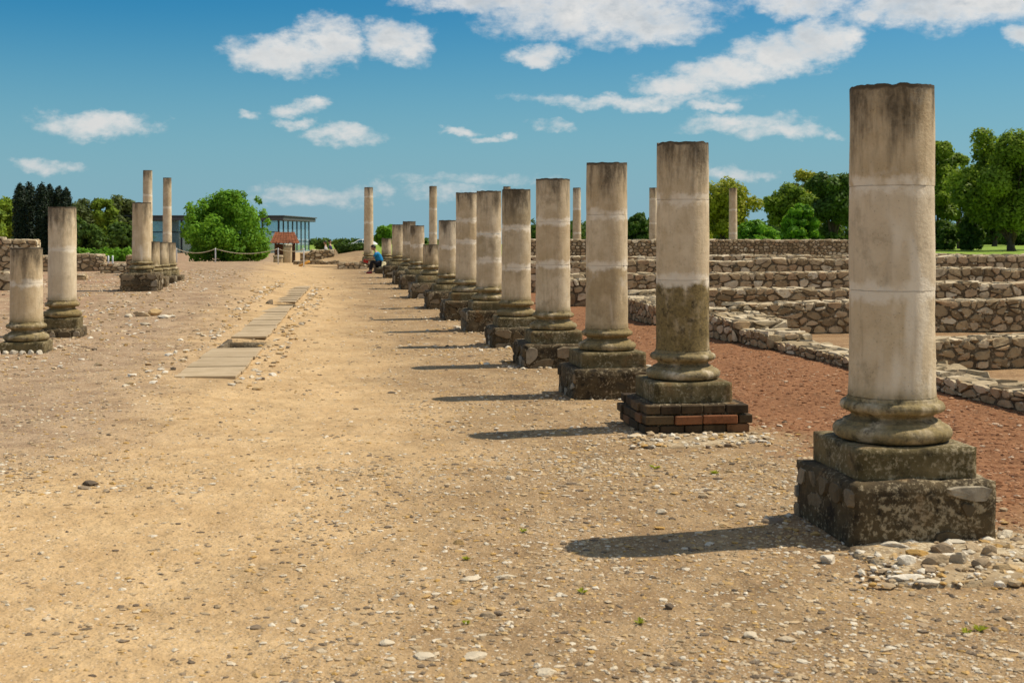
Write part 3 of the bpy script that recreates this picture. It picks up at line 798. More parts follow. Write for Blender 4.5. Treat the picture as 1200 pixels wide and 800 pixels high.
tall = [(173, 57, 4.40, .42, 'taller of the two slender columns behind the left stumps'), (196, 60, 4.2, .40, 'right-hand one of the two slender columns behind the left stumps'),
        (432, 60, 3.75, .43, 'slender tall column standing free above the seated person'), (507.5, 64, 3.95, .40, 'slender tall column rising behind the stubby short column'),
        (594, 66, 4.0, .40, 'slender column nearly hidden behind the fifth right column, only its tip showing'), (676, 64, 3.87, .41, 'slender tall column between third and fourth columns, behind the walls'),
        (765.5, 64, 3.87, .41, 'slender column partly hidden by the left edge of the second column'), (859, 66, 3.93, .42, 'slender column standing alone before the yellow-green trees')]
for i, (px, d, top, dia, lab) in enumerate(tall):
    x = (px - 600) / FPX * d; gz = terrain(x, d, False)
    ped = max(gz, -.2) + .3
    column(lab, GT, x, d, top, ped, ped + .12, ped + .34, (1.6, 2.8) if i % 2 else (2.1, 3.3), dia=dia, seed=i + 41.1, moss=(.1, .0, .25 if i < 2 else .05), ped_w=.8, slab_w=.6, pedkind='rubble', seg=24, detail=0, taper=.05, name='slender_column')

# ------------------------------------------------------------------ loose stones, aprons, rubble
def loose(name, label, x, y, sx, sy, sz, tint, seed, mat='pebble', sink=.15, group=None, cat='stone', rz=None, z=None, sub=3):
    bm = bmesh.new(); bmesh.ops.create_icosphere(bm, subdivisions=sub, radius=1)
    rr = random.Random(int(seed * 100)); planes = []
    for k in range(10):
        nn = Vector((rr.gauss(0, 1), rr.gauss(0, 1), rr.gauss(0, .8))).normalized(); planes.append((nn, rr.uniform(.58, .86)))
    for v in bm.verts:
        n = 1.12
        for nn, dd in planes:
            q = v.co.dot(nn)
            if q > 0: n = min(n, dd / q)
        n *= 1 + .06 * mn.noise(v.co * 3.5 + Vector((seed, 2, 0)))
        v.co = Vector((v.co.x * sx * n, v.co.y * sy * n, v.co.z * sz * n))
    me = bm_mesh(bm, name, False, {'tint': tint})
    gz = terrain(x, y) if z is None else z
    o = link(name, me, M[mat], None, (x, y, gz + sz * (1 - 2 * sink) * .55), rz if rz is not None else seed * 1.3)
    return tag(o, label, cat, group)
def gp(px, py):
    y = 8.0
    for _ in range(12):
        x = (px - 600) / FPX * y; y = (EYE - terrain(x, y, False)) * FPX / (py - HOR)
    return (px - 600) / FPX * y, y
def apron(name, label, outline, h, mat, seed, stones_n=0, cell=.05):
    """ragged flat crust of mortar from an outline of photo points on the ground"""
    pts = [Vector((*gp(px, py), 0)) for px, py in outline]
    # densify and roughen the edge
    edge = []
    for i in range(len(pts)):
        a, b = pts[i], pts[(i + 1) % len(pts)]; n = max(2, int((b - a).length / .05))
        for k in range(n):
            p = a.lerp(b, k / n); p += Vector((mn.noise(p * 9 + Vector((seed, 0, 0))), mn.noise(p * 9 + Vector((0, seed, 5))), 0)) * .035; edge.append(p)
    c = sum(edge, Vector()) / len(edge); n = len(edge); V = []; F = []
    rings = [(1.0, -.02), (.985, h), (.8, h), (.55, h), (.25, h)]
    for s, hh in rings:
        for p in edge:
            q = c + (p - c) * s; z = terrain(q.x, q.y, False) + hh + (mn.noise(q * 5) * .012 if s < 1 else 0); V.append((q.x, q.y, z + (mn.noise(q * 14) * .010 if s < 1 else 0)))
    for r_ in range(len(rings) - 1):
        for k in range(n): F.append([r_ * n + k, r_ * n + (k + 1) % n, (r_ + 1) * n + (k + 1) % n, (r_ + 1) * n + k])
    V.append((c.x, c.y, terrain(c.x, c.y, False) + h))
    for k in range(n): F.append([(len(rings) - 1) * n + k, (len(rings) - 1) * n + (k + 1) % n, len(V) - 1])
    me = mesh(name, V, F, True); bm = bmesh.new(); bm.from_mesh(me); bmesh.ops.recalc_face_normals(bm, faces=bm.faces); bm.to_mesh(me); bm.free()
    o = link(name, me, M[mat]); tag(o, label, 'mortar bed'); return o
apron('mortar_bed', 'crumbling mortar bed with embedded stones spreading right of the nearest pedestal', [(1000, 652), (1030, 668), (1045, 690), (1120, 690), (1230, 686), (1260, 640), (1180, 625), (1100, 628), (1000, 634)], .022, 'topmortar', 3)
apron('mortar_bed', 'pale crusty mortar strip in front of the brick pedestal', [(736, 514), (752, 525), (800, 526), (850, 521), (900, 519), (893, 512), (860, 500), (740, 500)], .012, 'topmortar', 8)
apron('mortar_bed', 'thin mortar crust under the pedestal of the third column', [(664, 459), (680, 464), (720, 465), (756, 460), (752, 452), (670, 450)], .008, 'topmortar', 9)
SG = 'stones lying on the mortar bed'
for (px, py, s1, s2, s3, t, lab) in [
  (1062, 666, .050, .036, .030, 1.0, 'small white pointed stone at the left end of the stone pile'),
  (1098, 666, .075, .045, .033, .30, 'long grey-brown stone in the middle of the stone pile'),
  (1124, 664, .052, .042, .040, .82, 'rounded cream stone between two grey ones in the pile'),
  (1152, 668, .068, .032, .026, .25, 'flat grey stone at the right end of the stone pile'),
  (1104, 652, .075, .050, .040, .22, 'largest dark grey stone at the back of the pile'),
  (1140, 650, .050, .036, .028, .45, 'brownish stone at the back right of the pile'),
  (1159, 654, .040, .034, .034, .3, 'small round grey stone behind the flat end stone'),
  (1075, 655, .060, .036, .020, .7, 'flat ochre stone behind the white pointed stone'),
  (1057, 684, .105, .05, .018, 1.0, 'white flat slab of limestone at the broken edge of the mortar bed'),
  (1088, 690, .06, .03, .016, .9, 'pale sliver of stone beside the white limestone slab'),
  (971, 660, .045, .04, .038, .95, 'white cube-like stone at the left corner of the mortar bed'),
  (1048, 644, .075, .03, .014, .95, 'thin pale stone set in the mortar under the pedestal front'),
  (1118, 641, .055, .03, .014, .98, 'small white stone under the pedestal right half'),
  (1178, 632, .05, .04, .02, .9, 'pale stone at the right corner of the nearest pedestal'),
  (1180, 672, .06, .04, .02, .6, 'tan stone on the right part of the mortar bed')]:
    x, y = gp(px, py); loose('loose_stone', lab, x, y, s1, s2, s3, t, px * .13, sink=.12, group=SG, z=terrain(x, y, False) + (.022 if px > 1000 else -.002), rz=rnd.uniform(-.4, .4))
LG = 'loose stones lying on the open ground'
for (px, py, s1, s2, s3, t, lab, mt) in [
  (106, 567, .075, .05, .028, .04, 'dark flat stone on the left foreground ground', 'pebble'),
  (100, 572, .055, .03, .02, .2, 'brown stone touching the dark flat stone on the left', 'pebble'),
  (784, 714, .026, .022, .024, .05, 'dark upright lump right of centre foreground', 'pebble'),
  (460, 461, .055, .04, .022, .05, 'dark flat stone alone in the middle of the path', 'pebble'),
  (598, 562, .040, .03, .022, .9, 'pale stone on the ground below the shadow of the second column', 'pebble'),
  (671, 567, .060, .03, .018, .15, 'brown flat stone right of the pale stone in mid foreground', 'pebble'),
  (592, 679, .075, .03, .018, 1.0, 'white elongated stone in the pebbly foreground strip', 'pebble'),
  (552, 680, .06, .035, .016, .9, 'pale flat stone left of the white elongated stone', 'pebble'),
  (537, 636, .04, .03, .024, .65, 'orange-brown stone in the foreground pebbles', 'pebble'),
  (572, 722, .04, .032, .02, .3, 'tan stone with shaded front in the lower middle', 'pebble'),
  (585, 719, .025, .02, .018, .1, 'small dark stone beside the tan stone in the lower middle', 'pebble'),
  (453, 755, .045, .03, .018, .92, 'pale flat stone near the bottom centre', 'pebble'),
  (497, 770, .06, .05, .015, .92, 'wide pale slab stone flush with the ground at bottom centre', 'pebble'),
  (558, 770, .055, .05, .015, .85, 'second pale slab stone right of the first at bottom centre', 'pebble'),
  (640, 790, .05, .03, .018, .9, 'pale stone at the bottom edge right of centre', 'pebble'),
  (880, 746, .038, .026, .022, .95, 'white stone in the lower right foreground', 'pebble'),
  (920, 750, .042, .026, .020, .8, 'cream stone to the right of the white stone, lower right', 'pebble'),
  (868, 594, .034, .025, .02, .9, 'small white stone left of the nearest pedestal', 'pebble'),
  (776, 602, .05, .035, .026, .85, 'white stone above the tip of the nearest column shadow', 'pebble'),
  (906, 613, .09, .07, .022, .12, 'dark flat stone leaning at the left foot of the nearest pedestal', 'pebble'),
  (332, 675, .022, .016, .012, .95, 'tiny white stone on the sandy path', 'pebble'),
  (745, 514, .07, .05, .03, .85, 'pale stone at the left foot of the brick pedestal', 'pebble'),
  (48, 649, .02, .016, .014, .9, 'small cream stone at the far left edge of the foreground', 'pebble')]:
    x, y = gp(px, py); loose('loose_stone', lab, x, y, s1 * .9, s2, s3 * .7, min(t, .86), px * .17, mat=mt, group=LG, rz=rnd.uniform(-.4, .4))
HG = 'small heap of stones on the left ground'
for (px, py, s1, s2, s3, t, lab, mt) in [
  (166, 370, .22, .13, .09, .4, 'grey stone at the left of the small heap', 'pebble'), (181, 369, .20, .13, .11, .62, 'mossy yellow stone on top of the small heap', 'pebble'),
  (193, 373, .17, .10, .06, .95, 'white stone at the right of the small heap', 'pebble'), (151, 371, .10, .08, .05, .9, 'small white stone apart on the left of the heap', 'pebble'),
  (170, 381, .16, .09, .04, .85, 'flat pale stone in front of the small heap', 'pebble'), (202, 372, .10, .07, .04, .95, 'little white stone at the right tip of the heap', 'pebble')]:
    x, y = gp(px, py); loose('loose_stone', lab, x, y, s1 * .8, s2 * .8, s3 * .8, t, px * .2, mat=mt, group=HG, rz=rnd.uniform(-.4, .4))
# rubble strewn along the drain and around left columns: one heap object, past counting
P5 = []; S5 = []
for k in range(700):
    y = rnd.uniform(13.6, 38); side = rnd.choice((-1, 1)); cx = DR0[0] + (y - DR0[1]) * DRD
    x = cx + side * (.36 + abs(rnd.gauss(0, .22))) + (-.12 if side < 0 else 0)
    if rnd.random() > .35 + .65 * max(0, mn.noise((y * .8, side * 3, 0)) + .4): continue
    s = rnd.uniform(.015, .06) * (1.0 if y < 30 else 1.2); P5.append((x, y, terrain(x, y) + s * .2)); S5.append(s)
for k in range(1400):
    y = rnd.uniform(15, 45); u = rnd.gauss(-4.4, 1.3); x = u - SL * y; s = rnd.uniform(.015, .05); P5.append((x, y, terrain(x, y) + s * .2)); S5.append(s)
for k in range(900):                                            # spill round the right-hand pedestals
    i = rnd.randrange(13); x0, y0 = rowpt(right[i][0], LR); a_ = rnd.uniform(0, 6.28); rr = .5 + abs(rnd.gauss(0, .3))
    x, y = x0 + math.cos(a_) * rr, y0 + math.sin(a_) * rr; s = rnd.uniform(.01, .035 if i < 3 else .05); P5.append((x, y, terrain(x, y) + s * .2)); S5.append(s)
for k in range(520):
    px_, py_ = rnd.uniform(1005, 1240), rnd.uniform(630, 692); x, y = gp(px_, py_); s = rnd.uniform(.008, .038) * (1 if rnd.random() < .5 else .5); P5.append((x, y, terrain(x, y) + .020)); S5.append(s)
for k in range(160):
    x, y = gp(rnd.uniform(740, 905), rnd.uniform(509, 526)); s = rnd.uniform(.008, .04); P5.append((x, y, terrain(x, y) + .012)); S5.append(s)
pebbles('rubble_chips', np.array(P5), np.array(S5), 'pebble', 'pale broken stone chips lining the covered drain and column feet', np.clip(npr.normal(.72, .25, len(P5)), 0, 1), (.3, .6))

# foundation cobbles under the broken left column
x0, y0 = lpt(31)
for k in range(7):
    loose('loose_stone', 'white cobble ' + ('at the left end', 'second from the left', 'third from the left', 'in the middle', 'third from the right', 'second from the right', 'at the right end')[k] + ' of the row under the far left column', x0 - .36 + k * .115, y0 - .40, .055, .05, .04, .93, k * 2.2, group='white cobbles under the broken left column', rz=0)

# drain covers
def drain():
    e = empty('covered_drain', (DR0[0], DR0[1], terrain(*DR0, False)), 0, 'long straight drain covered with flat grey-brown slabs left of the path', 'drain')
    y = DR0[1]; k = 0
    while y < 36.8:
        ln = rnd.uniform(.55, .72)
        if not (18.15 < y < 19.6 or 27.4 < y < 28.5):
            x = DR0[0] + (y + ln / 2 - DR0[1]) * DRD
            me = box_mesh('cover_slab', (.70 if y < 18 else .54) + rnd.uniform(-.025, .025), ln - .012, .035, 0, .005)
            o = link('cover_slab', me, M['slab'], e)
            zt = terrain(x, y + ln / 2, False) - .012 + rnd.uniform(-.004, .006)
            if 19.5 < y < 20.2: zt += .015
            o.location = Vector((x, y + ln / 2, zt)) - e.location
            sl = (terrain(x, y + ln, False) - terrain(x, y, False)) / ln
            if abs(sl) > .2: sl = 0
            o.rotation_euler = (math.atan(sl) + R(rnd.uniform(-.4, .4)), 0, math.atan(-DRD) + R(rnd.uniform(-.8, .8)))
        y += ln; k += 1
    for (ya, yb) in ((18.4, 19.85), (27.6, 28.7)):
        yc = (ya + yb) / 2; x = DR0[0] + (yc - DR0[1]) * DRD; zb = terrain(x, yc, False)
        o = link('shade_floor', rough_box('shade_floor', .62, yb - ya, .08, 0, .1, .01, .02, ya), M['mortar'], e); o.location = Vector((x, yc, zb - .03)) - e.location  # dark floor put in so the open gap reads as deep shade
        o = link('shade_end', rough_box('shade_end', .60, .16, .60, 0, .1, .008, .02, ya + 3), M['mortar'], e); o.location = Vector((DR0[0] + (yb - .34 - DR0[1]) * DRD, yb - .34, zb + .02)) - e.location               # dark end piece added as shade in the gap; sides line the channel
        for s in (-1, 1):
            yc = (ya + yb) / 2; x = DR0[0] + (yc - DR0[1]) * DRD + s * .26
            o = link('channel_side', rough_box('channel_side', .09, yb - ya, .55, 0, .08, .008, .02, s + ya), M['mortar'], e)
            o.location = Vector((x, yc, terrain(x + s * .3, yc, False) - .54)) - e.location; o.rotation_euler = (0, 0, math.atan(-DRD))
drain()

# weeds
def weed(x, y, s, n, seed, lab):
    r = random.Random(seed); V = []; F = []; T = []
    for k in range(n):
        a = r.uniform(0, 6.28); l = s * r.uniform(.6, 1.1); up = r.uniform(.4, 1.2); wd = l * .22; d = Vector((math.cos(a), math.sin(a), 0)); sd = Vector((-d.y, d.x, 0))
        b0 = len(V); V += [Vector(), d * l * .5 + Vector((0, 0, l * up * .5)) + sd * wd, d * l + Vector((0, 0, l * up * .6)), d * l * .5 + Vector((0, 0, l * up * .5)) - sd * wd]
        F.append([b0, b0 + 1, b0 + 2, b0 + 3]); T += [r.random()] * 4
    o = link('weed', mesh('weed', V, F, False, {'tint': T}), M['leafy'], None, (x, y, terrain(x, y)))
    tag(o, lab, 'weed', 'tiny green weeds in the gravel')
for k, (px, py, s, lab) in enumerate([(682, 696, .03, 'tiny green weed left of the dark upright lump in the foreground'), (749, 731, .03, 'tiny green weed below the dark upright lump'),
        (768, 549, .045, 'small green weed between the first and second column shadows'), (547, 655, .03, 'tiny green weed above the white elongated stone'), (1148, 740, .04, 'bright green weed at lower right below the mortar bed'),
        (1132, 743, .03, 'smaller weed left of the bright green one at lower right'), (613, 623, .03, 'tiny green weed left of the tip of the nearest shadow'), (838, 555, .045, 'small green weed on the ground right of the second column'),
        (546, 731, .025, 'tiny weed among pebbles near the bottom centre')]):
    weed(*gp(px, py), s, 14, k, lab)

# ------------------------------------------------------------------ vegetation
def leaf_cloud(centres, radii, n, size, flatten=1.0, shell=.75, up=.3):
    c = np.array(centres); rr = np.array(radii); wgt = rr ** 2; wgt /= wgt.sum()
    idx = npr.choice(len(c), n, p=wgt)
    d = npr.normal(size=(n, 3)); d /= np.linalg.norm(d, axis=1)[:, None]
    rad = rr[idx] * (shell + (1 - shell) * npr.random(n)) * npr.uniform(.78, 1.14, n)
    inner = npr.random(n) < .28; rad[inner] *= npr.random(inner.sum())
    p = c[idx] + d * rad[:, None] * np.array([1, 1, flatten])
    nrm = d + npr.normal(size=(n, 3)) * .55 + np.array([0, 0, up]); nrm /= np.linalg.norm(nrm, axis=1)[:, None]
    t1 = np.cross(nrm, npr.normal(size=(n, 3))); t1 /= np.linalg.norm(t1, axis=1)[:, None]; t2 = np.cross(nrm, t1)
    s = size * npr.uniform(.6, 1.4, n)[:, None]
    V = np.stack([p - t1 * s, p + t2 * s * .55, p + t1 * s, p - t2 * s * .55], 1).reshape(-1, 3)
    F = np.arange(4 * n).reshape(-1, 4)
    ct = npr.random(len(c)) * .5
    T = np.repeat(np.clip(ct[idx] + npr.random(n) * .55, 0, 1), 4)
    return V, F, T
def tree(label, px, d, top_py, rpx, mat='leaf', n=7000, size=.22, kind='round', group=None, name='tree', trunk=.3, nclump=38, base_z=None, cat='tree', flat=.85):
    x = (px - 600) / FPX * d; gz = terrain(x, d, False) if base_z is None else base_z
    H = EYE + (HOR - top_py) / FPX * d - gz; r = rpx / FPX * d
    e = empty(name, (x, d, gz), rnd.uniform(0, 6), label, cat, group)
    cs, rs = [], []
    z0 = H * trunk; hc = (H - z0) / 2; zc = z0 + hc
    if kind == 'bush':
        for k in range(nclump + 30):
            t = npr.random(); ring = math.sqrt(max(.02, 1 - ((t - .38) / .64) ** 2)); a_ = npr.uniform(0, 6.283); q = r * npr.uniform(.20, .30)
            ra = max(0, (r * ring - q)) * (1 if k % 3 else npr.random()); cs.append((ra * math.cos(a_), ra * math.sin(a_), q * .5 + t * (H - q * 1.5))); rs.append(q)
        if r > 2:
            for k in range(26):                                       # young shoots breaking the outline
                a_ = npr.uniform(0, 6.283); t = npr.uniform(.55, .97); q = r * npr.uniform(.06, .12); ra = r * math.sqrt(max(0, 1 - ((t - .38) / .66) ** 2)) * npr.uniform(.86, .98)
                cs.append((ra * math.cos(a_), ra * math.sin(a_), t * H * npr.uniform(.96, 1.04))); rs.append(q)
        trunk = .05; z0 = .1
    elif kind == 'cypress':
        for k in range(34):
            t = k / 33; cs.append((npr.normal() * r * .07, npr.normal() * r * .07, H * (.04 + .92 * t))); rs.append(r * (1.15 if t < .75 else 1.15 - ((t - .75) / .25) ** 2.4 * 1.0) + .04)
    else:
        for k in range(nclump):
            while True:
                v = npr.uniform(-1, 1, 3)
                if np.linalg.norm(v) < 1: break
            v = v / max(.55, np.linalg.norm(v)) * npr.uniform(.25, .82) if k > 3 else v * .3
            cs.append((v[0] * r, v[1] * r, zc + v[2] * hc)); rs.append(r * npr.uniform(.20, .44) * (.9 if nclump > 20 else 1.1))
        rs = [min(q, hc * .7, c_[2] + .2) for q, c_ in zip(rs, cs)]
        if kind == 'bush': pass
        m_top = max(c_[2] + q * .95 for c_, q in zip(cs, rs)); kf = H / m_top
        cs = [(a, b_, c_ * kf) for a, b_, c_ in cs]
    V, F, T = leaf_cloud(cs, rs, n, size, flat if kind != 'cypress' else 1.3, shell=.7)
    if kind == 'willow':
        V[:, 2] -= .0
    if kind == 'bush': V[:, 2] = np.maximum(V[:, 2], .02)
    link('crown', npmesh('crown', V, F, False, {'tint': T}), M[mat], e)
    # trunk and limbs
    tv, tf_ = [], []
    def addt(pts, rads):
        a_, f_ = tube_pts(pts, rads, 7); b0 = len(tv); tv.extend(a_); tf_.extend([[i + b0 for i in f] for f in f_])
    rt = max(.05, r * .07)
    addt([(0, 0, -.2), (.03 * r, 0, z0 * .6), (-.02 * r, .02 * r, z0 + hc * .5), (0, 0, zc + hc * .5)], [rt * 1.3, rt, rt * .7, rt * .25])
    if kind not in ('cypress',):
        for k in range(7):
            c_ = cs[4 + (k * 3) % (len(cs) - 4)]; zz = z0 * rnd.uniform(.6, 1.3) + .1
            addt([(0, 0, zz), (c_[0] * .45, c_[1] * .45, (zz + c_[2]) / 2 + .1), (c_[0] * .95, c_[1] * .95, c_[2])], [rt * .5, rt * .34, rt * .1])
    link('trunk', mesh('trunk', tv, tf_, True), M['bark'], e)
    return e
# big round bush left of the path
tree('large round bright green bush beside the glass pavilion', 265, 64, 221, 55, 'leafb', 30000, .085, 'bush', trunk=.03, nclump=50, name='bush', cat='bush', flat=1.0)
# cypress cluster
GC = 'dark columnar cypresses at the left'
for k, (px, top, rp, d, lab) in enumerate([(24, 213, 7.5, 112, 'leftmost dark cypress of the group'), (34, 211, 7.5, 115, 'second dark cypress from the left, with the highest tip'), (49, 211.5, 6.5, 112, 'third cypress from the left, in the middle of the group'),
        (58, 213, 5.5, 116, 'slim cypress right of the middle of the group'), (69, 216, 6.5, 113, 'cypress directly above the taller left column'), (77.5, 217, 5.5, 112, 'rightmost slim cypress of the group')]):
    tree(lab, px, d, top, rp, 'cypress', 9000, .10, 'cypress', GC, name='cypress', trunk=.04)
GB = 'broadleaf trees far behind the left ruins'
for (px, d, top, rp, mt, lab) in [(-12, 120, 222, 26, 'leaf', 'yellow-green tree at the left picture edge beside the cypresses'), (8, 135, 232, 22, 'leaf', 'lower green tree just left of the cypresses'),
        (100, 130, 230, 24, 'leafw', 'olive green willowy tree right of the cypresses'), (124, 128, 232, 22, 'leaf', 'middle tree of the clump right of the cypresses'), (148, 130, 226, 24, 'leafw', 'willowy tree just left of the two slender columns'),
        (108, 110, 262, 20, 'leafd', 'low dark shrub under the willowy trees'), (140, 112, 258, 20, 'leafd', 'low dark shrub left of the pedestal column'), (86, 118, 250, 18, 'leafd', 'dark thicket touching the cypresses on the right')]:
    tree(lab, px, d, top, rp * 1.1, mt, 8000, .19, 'bush' if top > 245 else 'round', group=GB, trunk=.06)
GBR = 'trees beyond the rear wall on the right'
for (px, d, top, rp, mt, n, trk, lab) in [
   (750, 120, 248, 17, 'leafd', 3500, .1, 'small dark tree seen between second and third columns'), (630, 115, 262, 16, 'leafd', 2500, .1, 'low dark tree between fourth and fifth columns'), (690, 120, 268, 24, 'leafd', 3000, .1, 'low dark shrub behind the slender column between third and fourth'),
   (850, 118, 205, 38, 'leafy', 8500, .15, 'yellow-green open crowned tree behind the slender lone column'), (815, 125, 228, 26, 'leafy', 4000, .15, 'lower yellow-green tree half hidden by the second column'), (885, 100, 256, 25, 'leafb', 6000, .03, 'rounded bright green shrub above the rear wall'),
   (925, 122, 212, 30, 'leaf', 7500, .15, 'mid green tree between the yellow-green tree and the dark tree'), (950, 126, 196, 26, 'leafy', 6000, .15, 'tall pale green crown showing above the dark tree'), (975, 108, 198, 34, 'leafd', 9000, .08, 'dense dark green tree just left of the nearest column'), (940, 106, 236, 22, 'leafb', 4500, .05, 'bright green low tree in front of the dark tree'),
   (1098, 120, 162, 27, 'leaf', 10000, .08, 'loose green tree immediately right of the nearest column'), (1124, 128, 176, 26, 'leaf', 9000, .06, 'narrow green tree between the loose tree and the big edge tree'), (1030, 130, 190, 34, 'leaf', 4000, .2, 'tree mostly hidden by the nearest column'),
   (1186, 112, 145, 58, 'leaf', 20000, .10, 'big spreading green tree at the right picture edge'), (1165, 150, 200, 36, 'leafd', 6000, .12, 'dark tree behind the big edge tree'), (1262, 118, 160, 50, 'leafd', 6000, .25, 'dark tree cut by the right picture edge'),
   (1138, 116, 247, 14, 'leafd', 3000, .05, 'round dark shrub at the foot of the big tree'), (1104, 118, 256, 16, 'leafd', 3000, .05, 'dark shrub beside the nearest column at lawn level'), (1196, 160, 262, 22, 'leafd', 3000, .05, 'dark shrub behind the trunk at the right edge'),
   (1160, 170, 268, 30, 'leafd', 3000, .02, 'low dark hedge clump across the lawn')]:
    tree(lab, px, d, top, rp * 1.18, mt, int(n * 1.9), .18 if d < 130 else .22, 'bush' if top > 232 else 'round', group=GBR, trunk=trk * .5)
tree('small green tree behind the far column cluster', 452, 90, 262, 13, 'leafb', 4500, .12, trunk=.2, group=None)
for (px, d, top, rp, lab) in [(376, 125, 279, 9, 'dark shrub right of the pavilion beside the two visitors'), (398, 130, 280, 10, 'dark shrub between the visitors and the white car')]:
    tree(lab, px, d, top, rp, 'leafd', 1500, .16, trunk=.02, name='shrub', cat='shrub', group='shrubs on the far embankment')
# hedges and far wood
def hedge(label, px0, px1, d, top_py, thick, mat, n, size, kind_=None, seed=0, name='hedge'):
    x0, x1 = (px0 - 600) / FPX * d, (px1 - 600) / FPX * d; gz = min(terrain(x0, d, False), terrain(x1, d, False)); H = EYE + (HOR - top_py) / FPX * d - gz
    cs = []; rs = []; k = x0
    while k < x1:
        r_ = H * .5 * rnd.uniform(.8, 1.05); cs.append((k, d + rnd.uniform(-thick, thick), gz + H - r_ * rnd.uniform(.95, 1.2))); rs.append(r_)
        cs.append((k, d, gz + H * .25)); rs.append(H * .4); k += H * .45
    V, F, T = leaf_cloud(cs, rs, n, size)
    o = link(name, npmesh(name, V, F, False, {'tint': T}), M[mat]); tag(o, label, 'hedge' if name == 'hedge' else 'woodland', kind=kind_); return o
hedge('low trimmed green hedge under the trees on the left', 80, 160, 88, 290, .3, 'leafb', 6000, .12)
hedge('ragged hedge on the embankment in front of the white car', 400, 430, 120, 284, .3, 'leafd', 2500, .14)
hedge('dark far-off wood along the horizon on the left', -500, 175, 240, 262, 6, 'leafd', 16000, .5, 'stuff', name='far_wood')
hedge('dark far-off wood along the horizon on the right', 610, 1700, 230, 256, 6, 'leafd', 30000, .5, 'stuff', name='far_wood')
hedge('thin distant tree line right of the pavilion', 360, 520, 300, 279, 5, 'leafd', 6000, .4, 'stuff', name='far_wood')

# ------------------------------------------------------------------ left background ruins
def px2(px, d): return ((px - 600) / FPX * d, d)
GLR = 'ruined rubble walls on the left'
def lwall(label, pa, pb, d, py, cell, seed, z0b=None, ind=True, thick=.5, **k):
    a, b = px2(pa, d), px2(pb, d + (pb - pa) / FPX * d * SL); gz = terrain(a[0], d, False); h = EYE - (py - HOR) / FPX * d - gz
    return wall(label, a, b, h, h, thick, cell, seed, individual=ind, group=GLR, right_end=True, **k)
lwall('bright high rubble wall at the left picture edge', -60, 43, 32.0, 277.5, .24, 201, tint=(.4, 1), rag=.06)
lwall('low dark footing projecting in front of the bright high wall', -60, 26, 29.5, 318, .30, 202)
lwall('long low ragged rubble wall below the cypresses and hedge', 42, 122, 44.0, 300, .22, 203, ind=False, rag=.14)
lwall('stub of ragged wall left of the rubble pedestal column', 118, 152, 42.0, 303, .22, 204, ind=False, rag=.16)
lwall('squat dark wall end beside the pedestal column', 148, 160, 40.0, 299, .24, 205, ind=False)
lwall('sunlit low rubble bank behind the taller left column', 62, 100, 36.0, 317, .24, 206, ind=False, rag=.14)
lwall('low rubble wall beyond the path right of the stone pillar', 344, 398, 60.0, 302, .24, 207, ind=False, rag=.16)
lwall('second low rubble wall near the slender tall column', 396, 430, 57.0, 307, .22, 208, ind=False, rag=.10)
lwall('thin pale wall on the sandy mound', 352, 392, 66.0, 293, .25, 209, ind=False, rag=.14)
# two white posts
for k, (px, lab) in enumerate([(127, 'left one of two tiny white posts by the hedge'), (132, 'right one of two tiny white posts by the hedge')]):
    x, y = px2(px, 43); V, F = tube_pts([(0, 0, 0), (0, 0, .40), (0, 0, .55), (0, 0, .57)], [.03, .028, .028, .012], 10)
    o = link('white_post', mesh('white_post', V, F, True), M['white'], None, (x, y, terrain(x, y))); tag(o, lab, 'post', 'white posts by the hedge')
# stone pillars right of the bush
def pillar(label, px, d, top, wd, seed):
    x, y = px2(px, d); gz = terrain(x, y, False); e = empty('stone_pillar', (x, y, gz), ROT, label, 'pillar')
    H = EYE - (top - HOR) / FPX * d - gz
    me = rough_box('shaft', wd, wd, H - .1, 0, .12, .012, .03, seed, attrs={'a_top': 1.0, 'a_joint': 9.0, 'a_moss': .15}); link('shaft', me, M['column'], e)
    link('cap', rough_box('cap', wd + .05, wd + .05, .1, 0, .15, .008, .02, seed, attrs={'a_top': .2, 'a_joint': 9.0, 'a_moss': .2}), M['column'], e, (0, 0, H - .098))
pillar('square pale stone pillar under the tiled roof edge', 337, 66, 286, .44, 3)
pillar('short pale stone block at the foot of the bush', 326, 65, 299, .46, 5)
x, y = gp(356, 306); y = 58; x = px2(357, 58)[0]
o = link('orange_slab', rough_box('orange_slab', .55, .16, .10, 0, .05, .015, .02, 3), plain('ochre_orange', (.55, .26, .04), .8, var=.3, sc=6)); o.location = (x, y, terrain(x, y) + .10); o.rotation_euler = (0, -.45, .3)
tag(o, 'small orange-yellow slab tilted among the low ruins', 'slab')

# rope fence
def rope_fence():
    d = 57.0; e = empty('rope_fence', (px2(205, d)[0], d, .3), 0, 'low rope barrier hanging from thin posts in front of the round bush', 'fence')
    tops = []
    for px in (163, 207, 252.5, 326, 356):
        x = px2(px, d)[0]; gz = terrain(x, d, False); zt = EYE - (291.5 - HOR) / FPX * d
        V, F = tube_pts([(0, 0, gz - .1), (0, 0, zt - .02), (0, 0, zt + .03)], [.028, .028, .02], 8)
        link('fence_post', mesh('fence_post', V, F, True), M['white'], e, (x - e.location.x, 0, -.3)); tops.append((x, zt))
    for (xa, za), (xb, zb) in zip(tops, tops[1:]):
        pts = []
        for k in range(13):
            t = k / 12; sag = .22 * min(1, (xb - xa) / 2) * 4 * t * (1 - t); pts.append((xa + (xb - xa) * t - e.location.x, 0, za + (zb - za) * t - sag - .3))
        V, F = tube_pts(pts, [.017] * 13, 6); link('rope', mesh('rope', V, F, True), M['rope'], e)
rope_fence()

